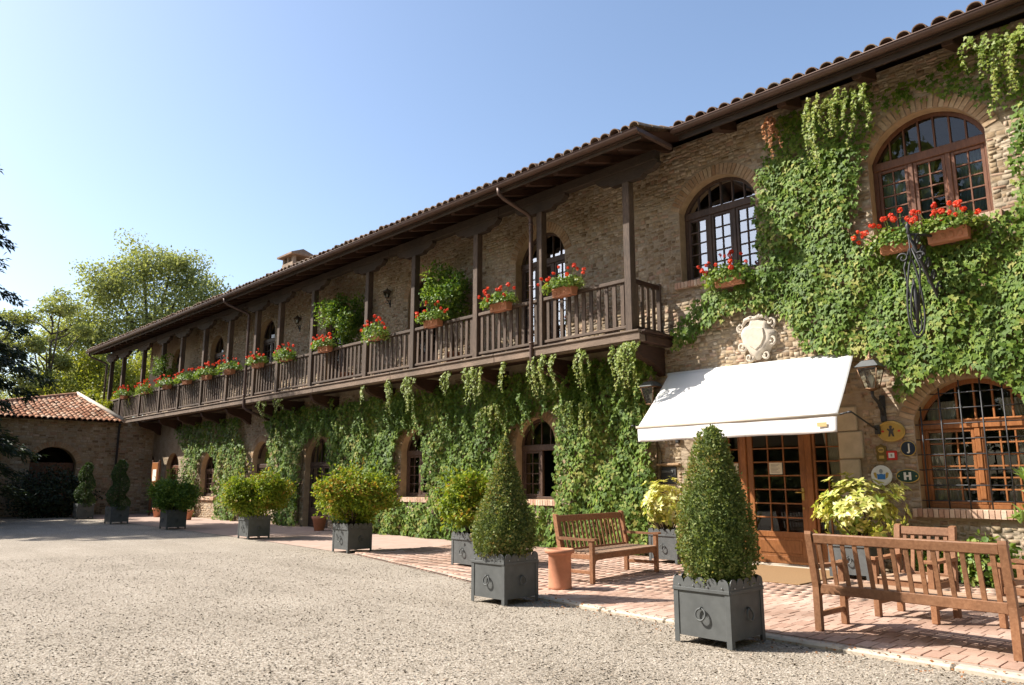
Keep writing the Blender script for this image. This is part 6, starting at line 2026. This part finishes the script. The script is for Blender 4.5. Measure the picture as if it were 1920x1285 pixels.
# ------------------------------------------------------------------ small plants by the wall and at the picture edge
t = thing('oleander', 'leafy oleander at the right picture edge beside the barred window', 'shrub', (-2.28, 12.3, 0.033))
rng = np.random.default_rng(81); n = 900
C0 = rng.normal(0, 1, (60, 3)) * np.array((0.22, 0.25, 0.28)) + np.array((0, 0, 1.35))
P = np.repeat(C0, 15, 0) + rng.normal(0, 0.05, (900, 3)); ax = rng.normal(0, 1, (900, 3)) + np.array((-0.3, -0.4, 0.5))
f = obj('foliage', leaf_mesh('foliage', P, ax, rng.normal(0, 1, (900, 3)) + np.array((0, 0, 1)), rng.uniform(0.14, 0.24, 900), 'long', rng=rng), MAT['oleander'], t); f['kind'] = 'stuff'
sm_ = MB()
for c in C0[::4]: sm_.tube([(c[0] * 0.2, c[1] * 0.2, 0.0), (c[0] * 0.6, c[1] * 0.6, c[2] * 0.5), tuple(c)], [0.018, 0.012, 0.006], 5)
obj('stem', sm_.mesh('stem'), MAT['bark'], t)
for k_, (x_, y_, r_, lab) in enumerate(((-3.35, 12.6, 0.36, 'low green plant under the barred window, behind the armchair'), (-2.35, 12.2, 0.34, 'low pale green plant near the oleander, behind the sideways armchair'), (-4.15, 12.65, 0.25, 'small dark plant at the wall foot under the left end of the barred window'))):
    t = thing('low_plant', lab, 'plant', (x_, y_, 0.033), 0, 'low plants at the wall foot')
    bush(t, 'foliage', MAT['geranium'], (0, 0, 0.32), r_, (1.2, 0.8, 0.95), 700, (0.06, 0.11), 'round', 90 + k_)
    twigs(t, (0, 0, 0.3), 0.0, 6, np.random.default_rng(k_), 0.008)
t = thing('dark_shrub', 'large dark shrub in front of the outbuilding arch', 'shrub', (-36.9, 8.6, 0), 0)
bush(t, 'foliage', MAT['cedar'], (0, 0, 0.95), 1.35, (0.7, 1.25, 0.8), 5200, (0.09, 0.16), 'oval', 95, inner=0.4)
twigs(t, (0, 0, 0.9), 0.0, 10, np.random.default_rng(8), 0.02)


# ------------------------------------------------------------------ trees
def tree(name, label, base, height, crowns, n, size, mat, trunk_r, seed, group='trees behind the inn', bare=0, kind='oval', limbs=None, clump=0.5):
    rng = np.random.default_rng(seed)
    t = thing(name, label, 'tree', base, 0, group)
    tr = MB()
    ztop = max(c[2] for c in crowns)
    tr.tube([(0, 0, -0.2), (0.1, 0.05, height * 0.2), (-0.1, 0.1, height * 0.45), (0.05, 0, height * 0.72)], [trunk_r, trunk_r * 0.8, trunk_r * 0.6, trunk_r * 0.3], 9)
    Ps = []; w = np.array([c[3] ** 2 for c in crowns]); w = w / w.sum()
    for (cx_, cy_, cz_, r_, sq), wi in zip(crowns, w):
        z0_ = min(height * 0.55, cz_ * 0.7)
        mid = (cx_ * 0.5 + rng.normal(0, 0.2), cy_ * 0.5, (z0_ + cz_) / 2)
        tr.tube([(0, 0, z0_ * 0.75), mid, (cx_, cy_, cz_ + 0.2 * r_)], [trunk_r * 0.45, trunk_r * 0.3, trunk_r * 0.1], 6)
        nc = max(8, int(70 * wi * (n / 9000)))
        for k_ in range(nc):
            d = norm(rng.normal(0, 1, 3)); c = np.array((cx_, cy_, cz_)) + d * r_ * np.array((1, 1, sq)) * rng.uniform(0.35, 1.0)
            if k_ % 3 == 0: tr.tube([(cx_, cy_, cz_), tuple((np.array((cx_, cy_, cz_)) + c) / 2 + rng.normal(0, 0.1, 3)), tuple(c)], [trunk_r * 0.14, trunk_r * 0.09, trunk_r * 0.03], 5)
            m_ = int(n * wi / nc)
            Ps.append(c + np.clip(rng.normal(0, 1, (m_, 3)), -1.7, 1.7) * np.array((1, 1, 0.6)) * clump * r_ * 0.36)
    for i in range(bare):
        a = rng.uniform(0, 6.28); p0 = np.array((0, 0, height * rng.uniform(0.5, 0.8))); p1 = p0 + np.array((math.cos(a), math.sin(a), 0.7)) * rng.uniform(1.0, 2.6)
        tr.tube([tuple(p0), tuple((p0 + p1) / 2 + rng.normal(0, 0.1, 3)), tuple(p1)], [0.06, 0.04, 0.012], 5)
    obj('trunk', tr.mesh('trunk'), MAT['bark'], t)
    P = np.concatenate(Ps); m_ = len(P)
    f = obj('crown', leaf_mesh('crown', P, rng.normal(0, 1, (m_, 3)) + np.array((0, 0, -0.4)), rng.normal(0, 0.6, (m_, 3)) + np.array((0, 0, 1.0)), rng.uniform(size[0], size[1], m_), kind, rng=rng), MAT[mat], t)
    return t


tree('broad_tree', 'large airy light-green tree rising above the far end of the roof', (-58.9, 19.3, 0), 20, [(0, 0, 13.5, 4.2, 0.8), (-1.0, -4.2, 12.5, 2.8, 0.8), (0.8, 3.3, 14.8, 2.7, 0.75), (0, -1.2, 17.6, 2.5, 0.75), (-0.5, -5.4, 9.0, 2.6, 0.8), (0.3, 4.6, 12.5, 2.0, 0.8), (0, 1.0, 18.2, 1.7, 0.7), (0.5, -2.5, 9.3, 3.0, 0.8), (0.3, 2.5, 10.0, 2.8, 0.8), (0.2, -3.2, 15.4, 2.2, 0.8), (0, -5.6, 12.0, 1.6, 0.8), (0, 2.2, 17.0, 2.0, 0.8)], 52000, (0.15, 0.29), 'tree', 0.38, 201, clump=0.72)
tree('slim_tree', 'thin sparse tree with bare forked branches left of the broad tree', (-51.0, 11.0, 0), 13.5, [(0.2, 0.3, 11.8, 1.1, 0.7), (0, -1.0, 9.4, 1.1, 0.6), (-0.2, 0.9, 8.6, 0.9, 0.6), (0, -0.3, 7.0, 1.4, 0.7), (0, 1.7, 10.6, 0.7, 0.6)], 7000, (0.12, 0.24), 'tree', 0.16, 202, bare=16, clump=0.7)
tree('slim_tree', 'sparse tree half hidden by the dark cedar branches', (-52.5, 8.6, 0), 13, [(0, 0, 9.5, 1.5, 0.7), (0.2, -1.0, 7.2, 1.6, 0.7), (0, 0.8, 11.2, 1.0, 0.7)], 7000, (0.12, 0.24), 'tree', 0.16, 203, bare=8, clump=0.7)
tree('yellow_tree', 'low yellow-green tree behind the outbuilding roof', (-49.5, 14.0, 0), 9, [(0, 0, 6.6, 2.3, 0.8), (0.3, -2.2, 5.8, 1.8, 0.8), (0, 1.6, 7.8, 1.6, 0.8), (0.3, -0.8, 8.2, 1.4, 0.8)], 16000, (0.12, 0.22), 'tree_yellow', 0.2, 204, clump=0.75)
tree('bushy_tree', 'darker green bushy tree behind the outbuilding, under the slim trees', (-55.0, 12.5, 0), 9, [(0, 0, 6.2, 2.4, 0.8), (0, -2.4, 5.6, 2.2, 0.8), (0.4, 2.4, 7.4, 2.2, 0.8), (0, -4.6, 5.0, 2.0, 0.8)], 17000, (0.13, 0.25), 'tree', 0.22, 205, clump=0.75)
tree('bushy_tree', 'yellow-green climber tree spilling over the outbuilding roof beside the gallery', (-43.8, 12.3, 0), 6.2, [(0, 0, 5.4, 0.85, 0.7), (0.9, -0.3, 5.1, 0.7, 0.6), (-0.9, -0.4, 5.7, 0.7, 0.7), (1.9, -0.2, 5.2, 0.5, 0.6)], 3800, (0.13, 0.22), 'tree_yellow', 0.12, 206, clump=0.8)
tree('broad_tree', 'green tree seen through the open far end of the gallery', (-52.0, 17.6, 0), 11, [(0, 0, 8.2, 2.4, 0.9), (0.2, -1.8, 6.6, 2.0, 0.8), (0, 1.5, 6.4, 2.0, 0.8)], 6500, (0.2, 0.34), 'tree', 0.22, 207, clump=0.75)


def cedar(label, base, height, radius, seed):
    rng = np.random.default_rng(seed)
    t = thing('cedar_tree', label, 'tree', base)
    tr = MB().tube([(0, 0, -0.2), (0, 0, height * 0.5), (0, 0, height)], [0.5, 0.32, 0.05], 10)
    Ps = []; Ax = []
    z = 1.3
    while z < height - 0.5:
        k = 1 - (z / height); R = radius * (0.25 + 0.75 * min(1, k * 1.4)) if z > 3 else radius * 0.9
        nb2 = int(rng.integers(6, 9))
        for i in range(nb2):
            a = 2 * PI * (i + rng.random()) / nb2; L = R * rng.uniform(0.72, 1.1)
            p = [np.array((0, 0, z))]; d = np.array((math.cos(a), math.sin(a), 0.18))
            for s_ in range(1, 6):
                f_ = s_ / 5; p.append(np.array((d[0] * L * f_, d[1] * L * f_, z + L * (0.20 * f_ - 0.34 * f_ * f_))))
            tr.tube([tuple(q_) for q_ in p], [0.09, 0.07, 0.055, 0.04, 0.025, 0.01], 5)
            m_ = int(190 * L / radius)
            f_ = rng.uniform(0.25, 1.06, m_); idx = np.minimum((f_ * 5).astype(int), 4); fr_ = f_ * 5 - idx
            pp = np.array(p); c = pp[idx] + (pp[idx + 1] - pp[idx]) * fr_[:, None]
            sidev = np.array((-d[1], d[0], 0)); off = rng.normal(0, 1, m_) * (0.55 * (1.15 - f_) + 0.12)
            c = c + sidev * off[:, None] + np.stack([np.zeros(m_), np.zeros(m_), -np.abs(rng.normal(0, 0.13, m_)) - 0.18 * np.abs(off)], 1)
            for _ in range(4):
                Ps.append(c + rng.normal(0, 0.07, (m_, 3))); Ax.append(np.tile(d * 0.7, (m_, 1)) + sidev * np.sign(off)[:, None] * 0.5 + rng.normal(0, 0.35, (m_, 3)) + np.array((0, 0, -0.55)))
        z += rng.uniform(0.55, 0.85)
    obj('trunk', tr.mesh('trunk'), MAT['bark'], t)
    P = np.concatenate(Ps); ax = np.concatenate(Ax); m_ = len(P)
    f = obj('crown', leaf_mesh('crown', P, ax, rng.normal(0, 0.5, (m_, 3)) + np.array((0, 0, 1)), rng.uniform(0.16, 0.32, m_), 'long', rng=rng), MAT['cedar'], t)
    return t


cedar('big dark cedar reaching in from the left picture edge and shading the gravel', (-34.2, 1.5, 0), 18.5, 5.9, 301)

# fallen leaves along the paving edge
rng = np.random.default_rng(501); n = 420
x_ = rng.uniform(-7.5, -0.5, n); P = np.stack([x_, edge_y(x_) - 0.15 + np.abs(rng.normal(0, 0.22, n)) * rng.choice([-1, 0.25], n), np.full(n, 0.012)], 1)
P[P[:, 1] > edge_y(P[:, 0]) - 0.12, 2] = 0.045
fl = obj('fallen_leaves', leaf_mesh('fallen_leaves', P, rng.normal(0, 1, (n, 3)) * np.array((1, 1, 0.15)), rng.normal(0, 0.35, (n, 3)) + np.array((0, 0, 1)), rng.uniform(0.018, 0.042, n), 'oval', rng=rng), MAT['ivy_dead'])
fl['kind'] = 'stuff'; fl['label'] = 'dry brown leaves scattered along the paving edge'; fl['category'] = 'leaves'

# ------------------------------------------------------------------ the far side of the court, behind the camera: what the windows reflect
hg = thing('hedge', 'clipped green hedge across the forecourt, behind the viewer', 'hedge', (-14, -11.2, 0))
rng = np.random.default_rng(401); n = 16000
P = np.stack([rng.uniform(-32, 20, n), rng.normal(0, 0.42, n), rng.uniform(0.05, 1.9, n)], 1)
P[:, 1] += -11.2 + 0.15 * np.sin(P[:, 0] * 1.3); P[:, 2] *= 1 + 0.08 * np.sin(P[:, 0] * 2.1)
f = obj('foliage', leaf_mesh('foliage', P, rng.normal(0, 1, (n, 3)), rng.normal(0, 0.7, (n, 3)) + np.array((0, 0.6, 0.6)), rng.uniform(0.16, 0.3, n), 'oval', rng=rng), MAT['tree'], hg, True); f['kind'] = 'stuff'
ORD2 = ['first', 'second', 'third', 'fourth', 'fifth', 'sixth', 'seventh', 'eighth', 'ninth', 'tenth', 'eleventh']
for i, (x_, y_, h_) in enumerate(((-38, -16, 8), (-29, -17, 8), (-21, -17, 8.5), (-12.5, -16, 19), (-6, -15, 20), (1, -15.5, 20), (8, -14, 20), (13, -9.5, 21), (13.5, -3.5, 21), (13.5, 3, 20), (14, 9.5, 17))):
    k_ = h_ / 12.0; kr = 1.0 if h_ < 10 else 1.25
    tree('court_tree', 'leafy tree across the forecourt behind the viewer, %s from the cedar' % ORD2[i], (x_, y_, 0), h_,
         [(0, 0, 7.2 * k_, 3.2 * kr, 1.2), (2.4, 0.4, 5.6 * k_, 2.6 * kr, 1.2), (-2.5, -0.3, 5.9 * k_, 2.6 * kr, 1.2), (0.4, 0.2, 9.9 * k_, 2.5 * kr, 1.1), (0.2, 0.4, 3.6 * k_, 3.0 * kr, 0.9)], 7000, (0.5, 0.95), 'tree', 0.3, 410 + i, group='trees across the forecourt', clump=0.95)
